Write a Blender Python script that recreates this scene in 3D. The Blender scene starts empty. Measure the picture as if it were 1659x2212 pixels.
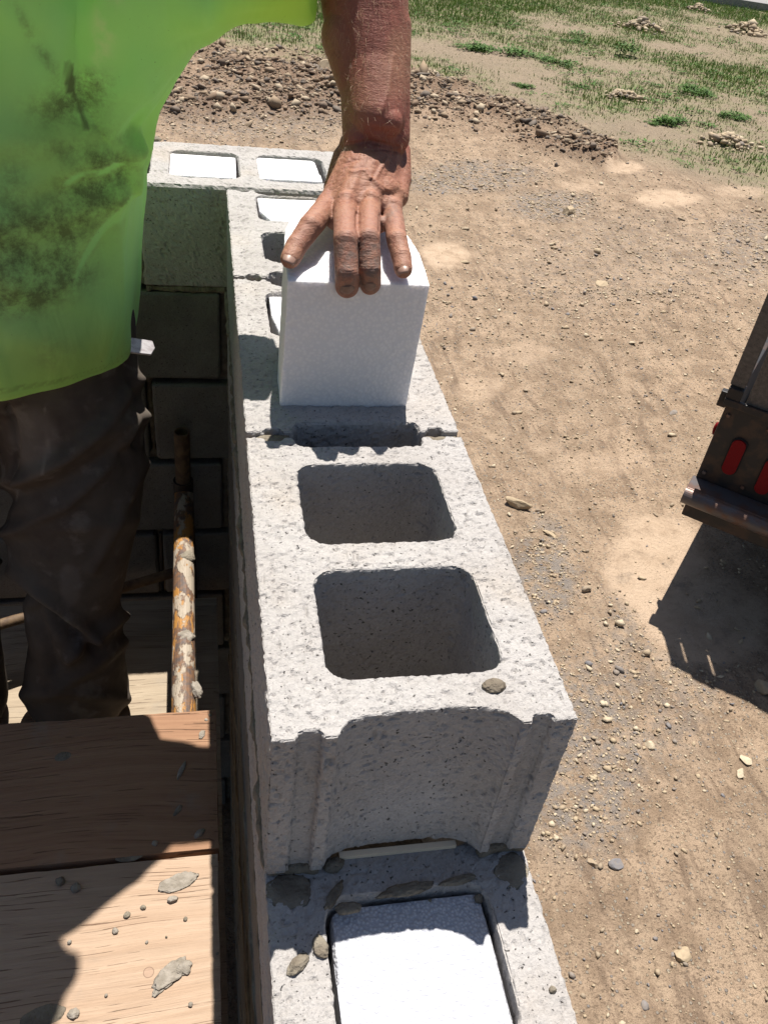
import bpy, bmesh, math, random
import numpy as np
from mathutils import Vector, Matrix, noise as mn
from mathutils.geometry import tessellate_polygon
random.seed(7); rng = np.random.default_rng(7)
SC = bpy.context.scene; COL = SC.collection
# ------------------------------------------------------------------ camera, sky, sun, exposure
CP = np.array([-0.0392, -0.3836, 0.5333]); FPX = 1847.4; IW, IH = 1659.0, 2212.0
pt, yw, rl = 0.67319, -0.25558, 0.13882
CF = np.array([-math.sin(yw)*math.cos(pt), math.cos(yw)*math.cos(pt), -math.sin(pt)])
_rt = np.array([math.cos(yw), math.sin(yw), 0.0]); _up = np.cross(_rt, CF)
CR = _rt*math.cos(rl)+_up*math.sin(rl); CU = -_rt*math.sin(rl)+_up*math.cos(rl)
cam = bpy.data.cameras.new('camera'); cam_o = bpy.data.objects.new('camera', cam); COL.objects.link(cam_o)
cam.sensor_fit = 'VERTICAL'; cam.sensor_height = 24; cam.lens = 24*FPX/IH
cam.clip_start = 0.02; cam.clip_end = 500
m = Matrix(((CR[0], CU[0], -CF[0], CP[0]), (CR[1], CU[1], -CF[1], CP[1]), (CR[2], CU[2], -CF[2], CP[2]), (0, 0, 0, 1)))
cam_o.matrix_world = m; SC.camera = cam_o
SUN = Vector((0.085, 0.335, 1.0)).normalized()
el = math.asin(SUN.z); az = math.atan2(SUN.x, SUN.y)
w = bpy.data.worlds.new('World'); SC.world = w; w.use_nodes = True
nt = w.node_tree; bg = nt.nodes['Background']; sky = nt.nodes.new('ShaderNodeTexSky')
sky.sky_type = 'NISHITA'; sky.sun_disc = False; sky.sun_elevation = el; sky.sun_rotation = az
sky.air_density = 1.0; sky.dust_density = 1.2
nt.links.new(sky.outputs[0], bg.inputs[0]); bg.inputs[1].default_value = 0.05
sl = bpy.data.lights.new('sun', 'SUN'); sl.energy = 5.0; sl.angle = math.radians(0.53); sl.color = (1.0, 0.96, 0.9)
so = bpy.data.objects.new('sun', sl); COL.objects.link(so); so.rotation_euler = SUN.to_track_quat('Z', 'Y').to_euler()
so.location = (2, 6, 12)
SC.view_settings.view_transform = 'Standard'; SC.view_settings.look = 'None'
SC.view_settings.exposure = 0.78; SC.view_settings.gamma = 1
SC.cycles.max_bounces = 8; SC.cycles.diffuse_bounces = 5
SC.cycles.caustics_reflective = False; SC.cycles.caustics_refractive = False

# ------------------------------------------------------------------ measuring helpers (photo pixel of the 1659x2212 view -> world)
def ray(px, py):
    return CF + CR*(px-IW/2)/FPX - CU*(py-IH/2)/FPX
def on(px, py, axis, val):
    d = ray(px, py); return CP + d*(val-CP[axis])/d[axis]
def pix(P):
    d = P-CP; z = d@CF; z = np.where(np.abs(z) < 1e-3, 1e-3, z)
    return IW/2+FPX*(d@CR)/z, IH/2-FPX*(d@CU)/z

# ------------------------------------------------------------------ numpy noise
def _h(i, j, k):
    n = (i*374761393+j*668265263+k*1440662683) & 0xffffffff
    n = ((n ^ (n >> 13))*1274126177) & 0xffffffff
    return ((n ^ (n >> 16)) & 0xffff)/65535.0
def vn(P, s):
    q = np.asarray(P)*s; i = np.floor(q).astype(np.int64); f = q-i; f = f*f*(3-2*f); r = 0
    for a in (0, 1):
        for b in (0, 1):
            for c in (0, 1):
                wgt = (f[:, 0] if a else 1-f[:, 0])*(f[:, 1] if b else 1-f[:, 1])*(f[:, 2] if c else 1-f[:, 2])
                r = r+wgt*_h(i[:, 0]+a, i[:, 1]+b, i[:, 2]+c)
    return r*2-1
def fbm(P, s, o=4, g=0.5):
    r = 0; a = 1; t = 0
    for k in range(o):
        r = r+a*vn(P+k*17.3, s*2**k); t += a; a *= g
    return r/t
def ss(a, b, x):
    t = np.clip((x-a)/(b-a), 0, 1); return t*t*(3-2*t)
def segd(px, py, pts):
    """distance in pixels to a polyline"""
    d = np.full(np.shape(px), 1e9)
    for (x0, y0), (x1, y1) in zip(pts[:-1], pts[1:]):
        dx, dy = x1-x0, y1-y0; t = np.clip(((px-x0)*dx+(py-y0)*dy)/(dx*dx+dy*dy), 0, 1)
        d = np.minimum(d, np.hypot(px-x0-t*dx, py-y0-t*dy))
    return d

# ------------------------------------------------------------------ object helpers
def mesh_np(name, V, F):
    me = bpy.data.meshes.new(name); V = np.asarray(V, dtype=np.float32); me.vertices.add(len(V))
    me.vertices.foreach_set('co', V.ravel())
    if isinstance(F, np.ndarray):
        n, k = F.shape; me.loops.add(n*k); me.polygons.add(n)
        me.loops.foreach_set('vertex_index', F.astype(np.int32).ravel())
        me.polygons.foreach_set('loop_start', np.arange(0, n*k, k, dtype=np.int32))
        me.update(calc_edges=True); me.validate()
        return me
    bpy.data.meshes.remove(me); me = bpy.data.meshes.new(name)
    me.from_pydata([tuple(v) for v in V.tolist()], [], F); me.update(); return me
def obj(name, me, mat=None, parent=None, smooth=False):
    o = bpy.data.objects.new(name, me); COL.objects.link(o)
    if mat:
        me.materials.clear(); me.materials.append(mat)
    if smooth: me.polygons.foreach_set('use_smooth', [True]*len(me.polygons))
    if parent: o.parent = parent
    return o
def tag(o, label, cat, group=None, kind=None):
    o['label'] = label; o['category'] = cat
    if group: o['group'] = group
    if kind: o['kind'] = kind
    return o
def empty(name, label, cat, group=None):
    o = bpy.data.objects.new(name, None); COL.objects.link(o); o.empty_display_size = .05
    return tag(o, label, cat, group)
def attr(me, name, vals):
    a = me.attributes.new(name, 'FLOAT', 'POINT'); a.data.foreach_set('value', np.asarray(vals, dtype=np.float32))
def co(me):
    a = np.empty(len(me.vertices)*3, dtype=np.float32); me.vertices.foreach_get('co', a); return a.reshape(-1, 3).astype(float)
def nor(me):
    a = np.empty(len(me.vertices)*3, dtype=np.float32); me.vertex_normals.foreach_get('vector', a); return a.reshape(-1, 3).astype(float)
def setco(me, V):
    me.vertices.foreach_set('co', np.asarray(V, dtype=np.float32).ravel()); me.update()
def remesh(me, vox, smooth=0, factor=.5):
    o = bpy.data.objects.new('tmp', me); COL.objects.link(o)
    r = o.modifiers.new('r', 'REMESH'); r.mode = 'VOXEL'; r.voxel_size = vox
    if smooth:
        s = o.modifiers.new('s', 'SMOOTH'); s.iterations = smooth; s.factor = factor
    bpy.context.view_layer.update()
    dg = bpy.context.evaluated_depsgraph_get(); out = bpy.data.meshes.new_from_object(o.evaluated_get(dg))
    bpy.data.objects.remove(o); return out
class B:
    """collects shapes"""
    def __init__(s): s.v = []; s.f = []
    def add(s, V, F):
        n = len(s.v); s.v += [tuple(map(float, v)) for v in V]; s.f += [tuple(i+n for i in f) for f in F]; return s
    def box(s, a, b, M=None):
        V = [(x, y, z) for x in (a[0], b[0]) for y in (a[1], b[1]) for z in (a[2], b[2])]
        if M: V = [M @ Vector(v) for v in V]
        return s.add(V, [(0, 1, 3, 2), (4, 6, 7, 5), (0, 4, 5, 1), (2, 3, 7, 6), (0, 2, 6, 4), (1, 5, 7, 3)])
    def cone(s, p, q, r0, r1, n=20, caps=True):
        p, q = Vector(p), Vector(q); R = (q-p).to_track_quat('Z', 'Y').to_matrix(); V = []
        for c, r in ((p, r0), (q, r1)):
            V += [c+R@Vector((r*math.cos(2*math.pi*i/n), r*math.sin(2*math.pi*i/n), 0)) for i in range(n)]
        F = [(i, (i+1) % n, n+(i+1) % n, n+i) for i in range(n)]
        if caps: F += [tuple(range(n))[::-1], tuple(range(n, 2*n))]
        return s.add(V, F)
    def ball(s, c, r, n=16, sc=(1, 1, 1), M=None):
        V = []; F = []
        for j in range(1, n//2):
            t = math.pi*j/(n//2)
            for i in range(n):
                a = 2*math.pi*i/n; v = Vector((math.sin(t)*math.cos(a)*sc[0], math.sin(t)*math.sin(a)*sc[1], math.cos(t)*sc[2]))*r
                if M: v = M@v
                V.append(Vector(c)+v)
        top = Vector((0, 0, r*sc[2])); top = M@top if M else top
        k = len(V); V += [Vector(c)+top, Vector(c)-top]
        for j in range(n//2-2):
            for i in range(n): F.append((j*n+i, (j+1)*n+i, (j+1)*n+(i+1) % n, j*n+(i+1) % n))
        for i in range(n):
            F.append((k, i, (i+1) % n)); F.append((k+1, (n//2-2)*n+(i+1) % n, (n//2-2)*n+i))
        return s.add(V, F)
    def cap(s, p, q, r0, r1, n=16):
        return s.ball(p, r0, n).ball(q, r1, n).cone(p, q, r0, r1, n)
    def chain(s, pts, n=16):
        for (p, r0), (q, r1) in zip(pts[:-1], pts[1:]): s.cap(p, q, r0, r1, n)
        return s
    def mesh(s, name='m'):
        return mesh_np(name, s.v, s.f)
def bevel(me, wd, seg=2):
    bm = bmesh.new(); bm.from_mesh(me)
    bmesh.ops.bevel(bm, geom=bm.edges[:], offset=wd, segments=seg, affect='EDGES', profile=.6); bm.to_mesh(me); bm.free(); me.update(); return me

# ------------------------------------------------------------------ materials
ALB = {'concrete': .73, 'wall_concrete': .52, 'mortar': .8, 'dry_mortar': .72, 'plank_brown': .82, 'plank_pale': .78, 'plywood': .82, 'grey_board': .8, 'skin': .92, 'nail': .85, 'dark_nail': .85, 'trousers': .86,
       'flaked_paint': .8, 'shaded_pipe': .8, 'dark_steel': .8, 'worn_steel': .8, 'dirt': .90, 'gravel_stone': .9, 'rubble_stone': .85, 'grass': 1.0, 'weed': .85, 'asphalt_grey': .8, 'lit_top_colour': .8}
class M:
    def __init__(s, name, rough=.85, spec=.3):
        s.k = ALB.get(name, 1.); s.m = bpy.data.materials.new(name); s.m.use_nodes = True; s.t = s.m.node_tree; s.b = s.t.nodes['Principled BSDF']
        s.b.inputs['Roughness'].default_value = rough; s.b.inputs['Specular IOR Level'].default_value = spec
        s.geo = s.t.nodes.new('ShaderNodeNewGeometry'); s.pos = s.geo.outputs['Position']
    def n(s, typ, **k):
        x = s.t.nodes.new(typ)
        for a, b in k.items(): setattr(x, a, b)
        return x
    def L(s, a, b): s.t.links.new(a, b)
    def put(s, inp, v):
        if isinstance(v, (int, float)): inp.default_value = v
        elif isinstance(v, tuple): inp.default_value = v if len(inp.default_value) == len(v) else v+(1,)
        else: s.L(v, inp)
    def coords(s, sc=(1, 1, 1), rot=(0, 0, 0), loc=(0, 0, 0), src=None):
        x = s.n('ShaderNodeMapping'); s.L(src or s.pos, x.inputs[0]); x.inputs['Scale'].default_value = sc
        x.inputs['Rotation'].default_value = rot; x.inputs['Location'].default_value = loc; return x.outputs[0]
    def noise(s, sc, det=4, vec=None, rough=.55, dist=0):
        x = s.n('ShaderNodeTexNoise'); s.L(vec or s.pos, x.inputs['Vector']); x.inputs['Scale'].default_value = sc
        x.inputs['Detail'].default_value = det; x.inputs['Roughness'].default_value = rough; x.inputs['Distortion'].default_value = dist
        return x.outputs[0]
    def vor(s, sc, feat='F1', vec=None, out='Distance', rnd=1):
        x = s.n('ShaderNodeTexVoronoi', feature=feat); s.L(vec or s.pos, x.inputs['Vector']); x.inputs['Scale'].default_value = sc
        x.inputs['Randomness'].default_value = rnd; return x.outputs[out]
    def rng(s, v, a, b, c=0., d=1.):
        x = s.n('ShaderNodeMapRange'); s.L(v, x.inputs[0]); x.interpolation_type = 'SMOOTHSTEP'
        for i, q in enumerate((a, b, c, d)): x.inputs[i+1].default_value = q
        return x.outputs[0]
    def math(s, op, a, b=0.):
        x = s.n('ShaderNodeMath', operation=op); s.put(x.inputs[0], a); s.put(x.inputs[1], b); return x.outputs[0]
    def mix(s, f, a, b, mode='MIX'):
        x = s.n('ShaderNodeMix', data_type='RGBA', blend_type=mode); s.put(x.inputs[0], f); s.put(x.inputs[6], a); s.put(x.inputs[7], b); return x.outputs[2]
    def att(s, name):
        x = s.n('ShaderNodeAttribute', attribute_name=name); return x.outputs['Fac']
    def col(s, c):
        if s.k != 1: c = s.mix(1., c, (s.k, s.k, s.k), 'MULTIPLY')
        s.put(s.b.inputs['Base Color'], c)
    def bump(s, layers):
        prev = None
        for h, dist, st in layers:
            x = s.n('ShaderNodeBump'); s.L(h, x.inputs['Height']); x.inputs['Distance'].default_value = dist; x.inputs['Strength'].default_value = st
            if prev: s.L(prev, x.inputs['Normal'])
            prev = x.outputs[0]
        s.L(prev, s.b.inputs['Normal'])

def mat_concrete(name, light, dark, stain):
    c = M(name, .95, .12)
    big = c.rng(c.noise(9, 4), .35, .68); a = c.mix(big, light, dark)
    a = c.mix(c.math('MULTIPLY', c.rng(c.noise(5, 4), .5, .7), .8), a, stain); a = c.mix(c.math('MULTIPLY', c.rng(c.noise(26, 5, rough=.65), .52, .7), .3), a, tuple(min(1, x*1.2) for x in light[:3])); a = c.mix(c.math('MULTIPLY', c.rng(c.noise(18, 5, c.coords(loc=(5, 2, 1)), rough=.65), .56, .75), .2), a, tuple(x*.7 for x in dark[:3]))
    grain = c.vor(480, out='Color'); sep = c.n('ShaderNodeSeparateColor'); c.L(grain, sep.inputs[0])
    a = c.mix(c.math('MULTIPLY', c.rng(sep.outputs[0], .55, 1), .28), a, tuple(x*.62 for x in dark[:3]))
    a = c.mix(c.math('MULTIPLY', c.rng(sep.outputs[1], .8, 1), .25), a, tuple(min(1, x*1.35) for x in light[:3]))
    pore = c.rng(c.noise(290, 2, rough=.4), .26, .33, 1, 0); pm = c.rng(c.noise(12, 3), .3, .55)
    a = c.mix(c.math('MULTIPLY', pore, c.math('MULTIPLY', pm, .85)), a, (.05, .045, .04)); c.col(a)  # shade inside the pores put into the colour as near-black specks
    c.bump([(c.noise(480, 3, rough=.7), .0020, .8), (c.noise(150, 3), .0012, .5), (c.math('MULTIPLY', pore, -1.), .0025, .8)])
    return c.m
CONC = mat_concrete('concrete', (.53, .50, .475), (.47, .437, .41), (.53, .465, .40))
CONC_SHADED = mat_concrete('wall_concrete', (.34, .32, .29), (.27, .25, .225), (.30, .26, .21))  # same concrete with a darker colour painting the shade of the lower courses
c = M('mortar', .95, .1); c.col(c.mix(c.rng(c.noise(40, 4), .35, .65), (.2, .165, .125), (.30, .26, .2)))
c.bump([(c.noise(260, 5), .003, 1.), (c.noise(60, 3), .004, .7)]); MORTAR = c.m
c = M('dry_mortar', .95, .1); c.col(c.mix(c.rng(c.noise(90, 4), .35, .65), (.30, .26, .21), (.42, .37, .31)))
c.bump([(c.noise(300, 5), .002, 1.)]); MORTAR_DRY = c.m
c = M('foam', .7, .25); v = c.vor(230); c.col(c.mix(c.rng(v, .25, .62), (.79, .775, .775), (.73, .72, .73)))
c.b.inputs['Subsurface Weight'].default_value = .7; c.b.inputs['Subsurface Radius'].default_value = (.008, .008, .0085); c.b.inputs['Subsurface Scale'].default_value = 1.0
c.bump([(c.math('MULTIPLY', v, -1.), .0014, .55), (c.noise(90, 3), .0012, .5)]); FOAM = c.m
c = M('beaded_foam', .6, .25); v = c.vor(330); sp = c.n('ShaderNodeSeparateColor'); c.L(c.vor(330, out='Color'), sp.inputs[0])
c.col(c.mix(c.rng(v, .28, .58), c.mix(sp.outputs[0], (.60, .605, .62), (.53, .533, .55)), (.41, .415, .45)))
c.bump([(c.math('MULTIPLY', v, -1.), .0018, .8), (c.noise(60, 3), .0012, .5)]); FOAMB = c.m

def mat_wood(name, a, b, crackc, sc=1.0, knots=()):
    c = M(name, .85, .15)
    v = c.coords((1, 1, 1)); wob = c.noise(2.2, 2); wv = c.n('ShaderNodeCombineXYZ'); c.put(wv.inputs[1], c.math('MULTIPLY', wob, .06))
    add = c.n('ShaderNodeVectorMath', operation='ADD'); c.L(v, add.inputs[0]); c.L(wv.outputs[0], add.inputs[1]); src = add.outputs[0]
    kn = None
    for kx, ky, kr in knots:
        d = c.n('ShaderNodeVectorMath', operation='DISTANCE'); c.L(c.coords((1, 1, 0)), d.inputs[0]); d.inputs[1].default_value = (kx, ky, 0)
        q = c.rng(d.outputs['Value'], kr*.8, kr, 1, 0); ring = c.rng(c.math('ABSOLUTE', c.math('SUBTRACT', d.outputs['Value'], kr*.95)), 0, kr*.14, 1, 0)
        kn = (q, ring) if kn is None else (c.math('MAXIMUM', kn[0], q), c.math('MAXIMUM', kn[1], ring))
    g1 = c.noise(1, 5, c.coords((3, 90, 90), src=src), .6); g2 = c.noise(1, 4, c.coords((9, 330, 300), src=src), .7); g3 = c.noise(1, 3, c.coords((22, 850, 700), src=src), .7); g4 = c.noise(1, 3, c.coords((1.6, 38, 30), src=src), .5)
    base = c.mix(c.rng(g1, .3, .7), a, b); base = c.mix(c.math('MULTIPLY', c.rng(g4, .5, .68), .25), base, tuple(x*.74 for x in b[:3])); base = c.mix(c.math('MULTIPLY', c.rng(g3, .5, .66), .22), base, tuple(x*.6 for x in b[:3])); base = c.mix(c.math('MULTIPLY', c.rng(g2, .4, .75), .3), base, tuple(x*.72 for x in b[:3]))
    cr = c.rng(c.noise(1, 2, c.coords((8, 420*sc, 300), src=src), .5), .635, .66); cm = c.rng(c.noise(9, 3), .38, .5)
    crack = c.math('MULTIPLY', cr, cm)
    base = c.mix(c.math('MULTIPLY', crack, .7), base, crackc)
    dirt = c.rng(c.noise(11, 5, rough=.65), .55, .75); base = c.mix(c.math('MULTIPLY', dirt, .35), base, (.30, .27, .23))
    if kn:
        base = c.mix(c.math('MULTIPLY', kn[0], .4), base, (.42, .27, .2)); base = c.mix(c.math('MULTIPLY', kn[1], .8), base, (.2, .13, .09))
    wet = c.rng(c.noise(1, 2, c.coords((15, 15, 1), loc=(3, 1, 0))), .74, .76); base = c.mix(c.math('MULTIPLY', wet, .65), base, (.12, .09, .07))
    c.col(base); c.bump([(g1, .002, .5), (g2, .0012, .8), (g3, .0006, .7), (c.math('MULTIPLY', crack, -1.), .002, .8)])
    return c.m
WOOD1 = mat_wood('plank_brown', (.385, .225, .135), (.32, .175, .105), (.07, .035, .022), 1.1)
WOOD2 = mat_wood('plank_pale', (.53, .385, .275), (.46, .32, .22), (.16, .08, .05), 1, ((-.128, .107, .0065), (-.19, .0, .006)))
PLY = mat_wood('plywood', (.46, .375, .27), (.38, .30, .215), (.2, .14, .1), .8)
GREYWOOD = mat_wood('grey_board', (.22, .19, .16), (.15, .13, .11), (.04, .03, .03), 1)

c = M('skin', .62, .35)
s1 = c.noise(16, 4); a = c.mix(c.rng(s1, .3, .7), (.32, .150, .090), (.265, .108, .068))
a = c.mix(c.rng(c.att('red'), 0, 1), a, (.28, .095, .066)); a = c.mix(c.math('MULTIPLY', c.att('pale'), .75), a, (.42, .26, .195))
dn = c.rng(c.noise(110, 5, rough=.7), .36, .6); a = c.mix(c.math('MULTIPLY', c.math('MULTIPLY', c.att('dirt'), dn), .8), a, (.13, .10, .085))
a = c.mix(c.math('MULTIPLY', c.rng(c.noise(150, 5, rough=.7), .5, .64), .5), a, (.20, .075, .05)); a = c.mix(c.math('MULTIPLY', c.rng(c.noise(1, 4, c.coords((90, 200, 420)), .7), .56, .68), .35), a, (.40, .22, .15)); c.col(a)
c.b.inputs['Subsurface Weight'].default_value = .12; c.b.inputs['Subsurface Radius'].default_value = (.008, .003, .0015); c.b.inputs['Subsurface Scale'].default_value = 1
wr = c.noise(1, 4, c.coords((90, 200, 420)), .7)
c.bump([(c.vor(650, 'F1'), .0005, .4), (wr, .0013, .55), (c.noise(60, 3), .0012, .3)]); SKIN = c.m
c = M('nail', .4, .4); c.col(c.mix(c.rng(c.noise(120, 3), .4, .7), (.36, .22, .165), (.31, .18, .135))); NAIL = c.m
c = M('dark_nail', .5, .35); c.col(c.mix(c.rng(c.noise(150, 3), .4, .7), (.25, .15, .11), (.19, .12, .09))); NAIL2 = c.m  # darker nail colour for the middle and ring fingers
c = M('hair', .5, .4); c.col((.46, .31, .19)); HAIR = c.m
c = M('head_hair', .6, .3); c.col((.16, .11, .08)); HEADHAIR = c.m

c = M('shirt', .8, .1)
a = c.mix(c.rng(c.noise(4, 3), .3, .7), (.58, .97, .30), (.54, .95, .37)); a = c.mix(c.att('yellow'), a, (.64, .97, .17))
sn = c.rng(c.noise(30, 7, rough=.78), .34, .72); s2 = c.math('MULTIPLY', c.att('stain'), sn)
a = c.mix(c.math('MULTIPLY', c.att('soil'), .45), a, (.50, .62, .15)); a = c.mix(c.math('MINIMUM', c.math('MULTIPLY', s2, 1.05), .76), a, (.15, .14, .075))
a = c.mix(c.math('MULTIPLY', c.att('blot'), .85), a, (.15, .14, .085))
spk = c.rng(c.noise(260, 2), .70, .76); a = c.mix(c.math('MULTIPLY', spk, c.math('MULTIPLY', c.rng(c.noise(9, 2), .5, .62), .5)), a, (.07, .07, .04))
a = c.mix(c.math('MULTIPLY', c.att('hem'), .4), a, (.22, .38, .08)); a = c.mix(c.math('MULTIPLY', c.att('painted_shine'), c.rng(c.noise(28, 4), .38, .6)), a, (.80, .97, .50)); c.col(a)  # sunlit chest patch painted into the shirt colour as a paler mottle
knit = c.noise(1, 2, c.coords((700, 700, 1300)), .5); c.b.inputs['Sheen Weight'].default_value = .1
c.bump([(knit, .0006, .5), (c.noise(22, 4), .006, .25), (c.noise(1, 3, c.coords((9, 9, 3.2)), .5, 1.2), .03, .35)])
tr = c.n('ShaderNodeBsdfTranslucent'); c.L(a, tr.inputs[0]); mx = c.n('ShaderNodeMixShader'); mx.inputs[0].default_value = .42
out = c.t.nodes['Material Output']; c.L(c.b.outputs[0], mx.inputs[1]); c.L(tr.outputs[0], mx.inputs[2]); c.L(mx.outputs[0], out.inputs[0]); SHIRT = c.m
c = M('trousers', .9, .1)
a = c.mix(c.rng(c.noise(7, 5, rough=.65), .35, .68), (.125, .104, .085), (.082, .064, .053)); a = c.mix(c.math('MULTIPLY', c.rng(c.noise(19, 5), .56, .7), .5), a, (.24, .21, .18))
a = c.mix(c.math('MULTIPLY', c.att('patch'), .7), a, (.25, .215, .19)); a = c.mix(c.att('seam'), a, (.24, .205, .17)); c.col(a)
c.bump([(c.noise(1, 2, c.coords((600, 600, 900))), .0006, .5), (c.noise(30, 4), .003, .4)]); PANTS = c.m
c = M('boot', .7, .2); c.col((.06, .045, .035)); c.bump([(c.noise(80, 3), .001, .5)]); BOOT = c.m

c = M('flaked_paint', .55, .4)
f1 = c.rng(c.noise(42, 5, c.coords((1, .3, 1)), .65), .52, .56); f2 = c.rng(c.noise(30, 5, c.coords((1, .5, 1), loc=(4, 2, 1)), .6), .5, .56)
rust = c.mix(c.rng(c.noise(90, 4), .35, .65), (.10, .075, .065), (.2, .105, .055)); a = c.mix(f1, rust, (.42, .20, .05)); a = c.mix(f2, a, (.40, .33, .25)); c.col(a)
c.bump([(f1, .001, .6), (f2, .0015, .8), (c.noise(200, 4), .0008, .6)]); POLE = c.m
c = M('dark_steel', .5, .4); c.col(c.mix(c.rng(c.noise(18, 5), .45, .65), (.022, .020, .021), (.060, .036, .026))); c.bump([(c.noise(60, 4), .001, .4)]); STEEL = c.m
c = M('worn_steel', .42, .5); c.col(c.mix(c.rng(c.noise(16, 5), .42, .6), (.13, .115, .115), (.16, .09, .065))); c.b.inputs['Metallic'].default_value = .3; c.bump([(c.noise(60, 4), .0015, .4)]); WORN = c.m
c = M('red_lens', .5, .12); c.col(c.mix(c.rng(c.vor(260), .1, .5), (.23, .006, .010), (.16, .005, .008))); LENS = c.m
c = M('shaded_pipe', .7, .3); c.col(c.mix(c.rng(c.noise(60, 4), .4, .6), (.10, .062, .04), (.17, .11, .06))); c.bump([(c.noise(120, 4), .001, .5)]); SHADEP = c.m  # darker brown paints the shade on these frame pipes
c = M('rubber', .8, .2); c.col((.025, .025, .025)); RUBBER = c.m
c = M('lit_top_colour', .4, .5); c.b.inputs['Metallic'].default_value = .4; c.col(c.mix(c.rng(c.noise(70, 4, c.coords((1, 4, 1))), .4, .6), (.62, .58, .58), (.45, .40, .40))); PALEMETAL = c.m

_a, _b = on(1020, 905, 2, -1.95), on(1300, 1075, 2, -1.95); STRK = -math.degrees(math.atan2(_b[1]-_a[1], _b[0]-_a[0]))+90
# ground: masks as attributes painted on the terrain mesh
c = M('dirt', .95, .1)
n1 = c.noise(1.3, 6, rough=.62); n2 = c.noise(7, 6, rough=.68); n3 = c.noise(45, 5, rough=.7)
a = c.mix(c.rng(n1, .38, .62), (.42, .305, .21), (.355, .26, .18)); a = c.mix(c.math('MULTIPLY', c.rng(n2, .42, .62), .75), a, (.235, .165, .11))
a = c.mix(c.math('MULTIPLY', c.rng(n3, .5, .7), .5), a, (.48, .36, .245)); a = c.mix(c.math('MULTIPLY', c.rng(c.noise(90, 4), .54, .64), .7), a, (.14, .10, .07))
st = c.noise(1, 5, c.coords((4.5, .9, 1), rot=(0, 0, math.radians(STRK))), .68, 2.2); a = c.mix(c.math('MULTIPLY', c.rng(st, .5, .68), .3), a, (.50, .375, .26)); st2 = c.noise(1, 5, c.coords((7, 1.4, 1), rot=(0, 0, math.radians(STRK)), loc=(5, 3, 0)), .7, 2.); a = c.mix(c.math('MULTIPLY', c.rng(st2, .5, .66), .7), a, (.185, .13, .09))
gv = c.rng(c.noise(20, 4, rough=.6), .4, .6); a = c.mix(c.math('MULTIPLY', c.att('grey'), gv), a, (.235, .205, .18))
a = c.mix(c.math('MULTIPLY', c.att('berm'), c.rng(n3, .3, .6)), a, (.155, .098, .066))
a = c.mix(c.math('MULTIPLY', c.att('straw'), .75), a, c.mix(c.rng(n3, .35, .6), (.29, .235, .17), (.21, .168, .118)))
a = c.mix(c.math('MULTIPLY', c.att('green'), c.rng(c.noise(6, 6, rough=.7), .38, .6)), a, (.15, .19, .07))
a = c.mix(c.math('MULTIPLY', c.att('pale'), c.rng(c.noise(9, 6, rough=.7), .28, .52)), a, c.mix(c.rng(n2, .4, .7), (.53, .395, .28), (.44, .32, .22)))
peb = c.vor(75, out='Color'); sp = c.n('ShaderNodeSeparateColor'); c.L(peb, sp.inputs[0]); pd = c.rng(c.vor(75), .30, .42, 1, 0)
pk = c.math('MULTIPLY', c.math('MULTIPLY', c.rng(sp.outputs[0], .74, .8), pd), c.math('SUBTRACT', 1., c.att('pale')))
pc = c.mix(sp.outputs[1], (.46, .38, .27), (.21, .20, .195)); a = c.mix(c.math('MULTIPLY', pk, .8), a, pc); c.col(a)
tk = c.att('track')
c.bump([(n2, .04, .5), (n3, .016, .9), (c.noise(160, 4, rough=.7), .006, .9), (pk, .008, .8), (c.vor(9, 'DISTANCE_TO_EDGE'), .0, .0)]); DIRT = c.m
def mat_stone(name, cols):
    c = M(name, .85, .2); o = c.n('ShaderNodeAttribute', attribute_name='tone'); f = o.outputs['Fac']
    a = c.mix(c.rng(f, .0, .35), cols[0], cols[1]); a = c.mix(c.rng(f, .35, .7), a, cols[2]); a = c.mix(c.rng(f, .75, .95), a, cols[3])
    a = c.mix(c.math('MULTIPLY', c.rng(c.noise(70, 4), .4, .7), .4), a, (.30, .23, .16)); c.col(a); c.bump([(c.noise(150, 4), .003, .5)]); return c.m
c = M('cream_strip', .7, .2); c.col((.85, .68, .48)); CREAM = c.m  # cream colour stands in for light on the strip under the web
STONE = mat_stone('gravel_stone', ((.18, .175, .185), (.32, .25, .175), (.43, .335, .22), (.54, .45, .32)))
RUB = mat_stone('rubble_stone', ((.15, .125, .105), (.215, .145, .098), (.30, .22, .145), (.47, .38, .27)))
c = M('grass', .8, .2); t = c.att('tone'); a = c.mix(t, (.10, .19, .035), (.23, .32, .075)); a = c.mix(c.rng(t, 1.2, 1.6), a, (.52, .44, .29)); c.col(a); GRASS = c.m
c = M('weed', .75, .25); c.col(c.mix(c.rng(c.noise(14, 3), .35, .65), (.045, .105, .02), (.11, .20, .04))); WEED = c.m
c = M('asphalt_grey', .9, .2); c.col(c.mix(c.rng(c.noise(30, 4), .4, .6), (.33, .32, .31), (.26, .255, .25))); ASPHALT = c.m
GZ = -1.95

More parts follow.
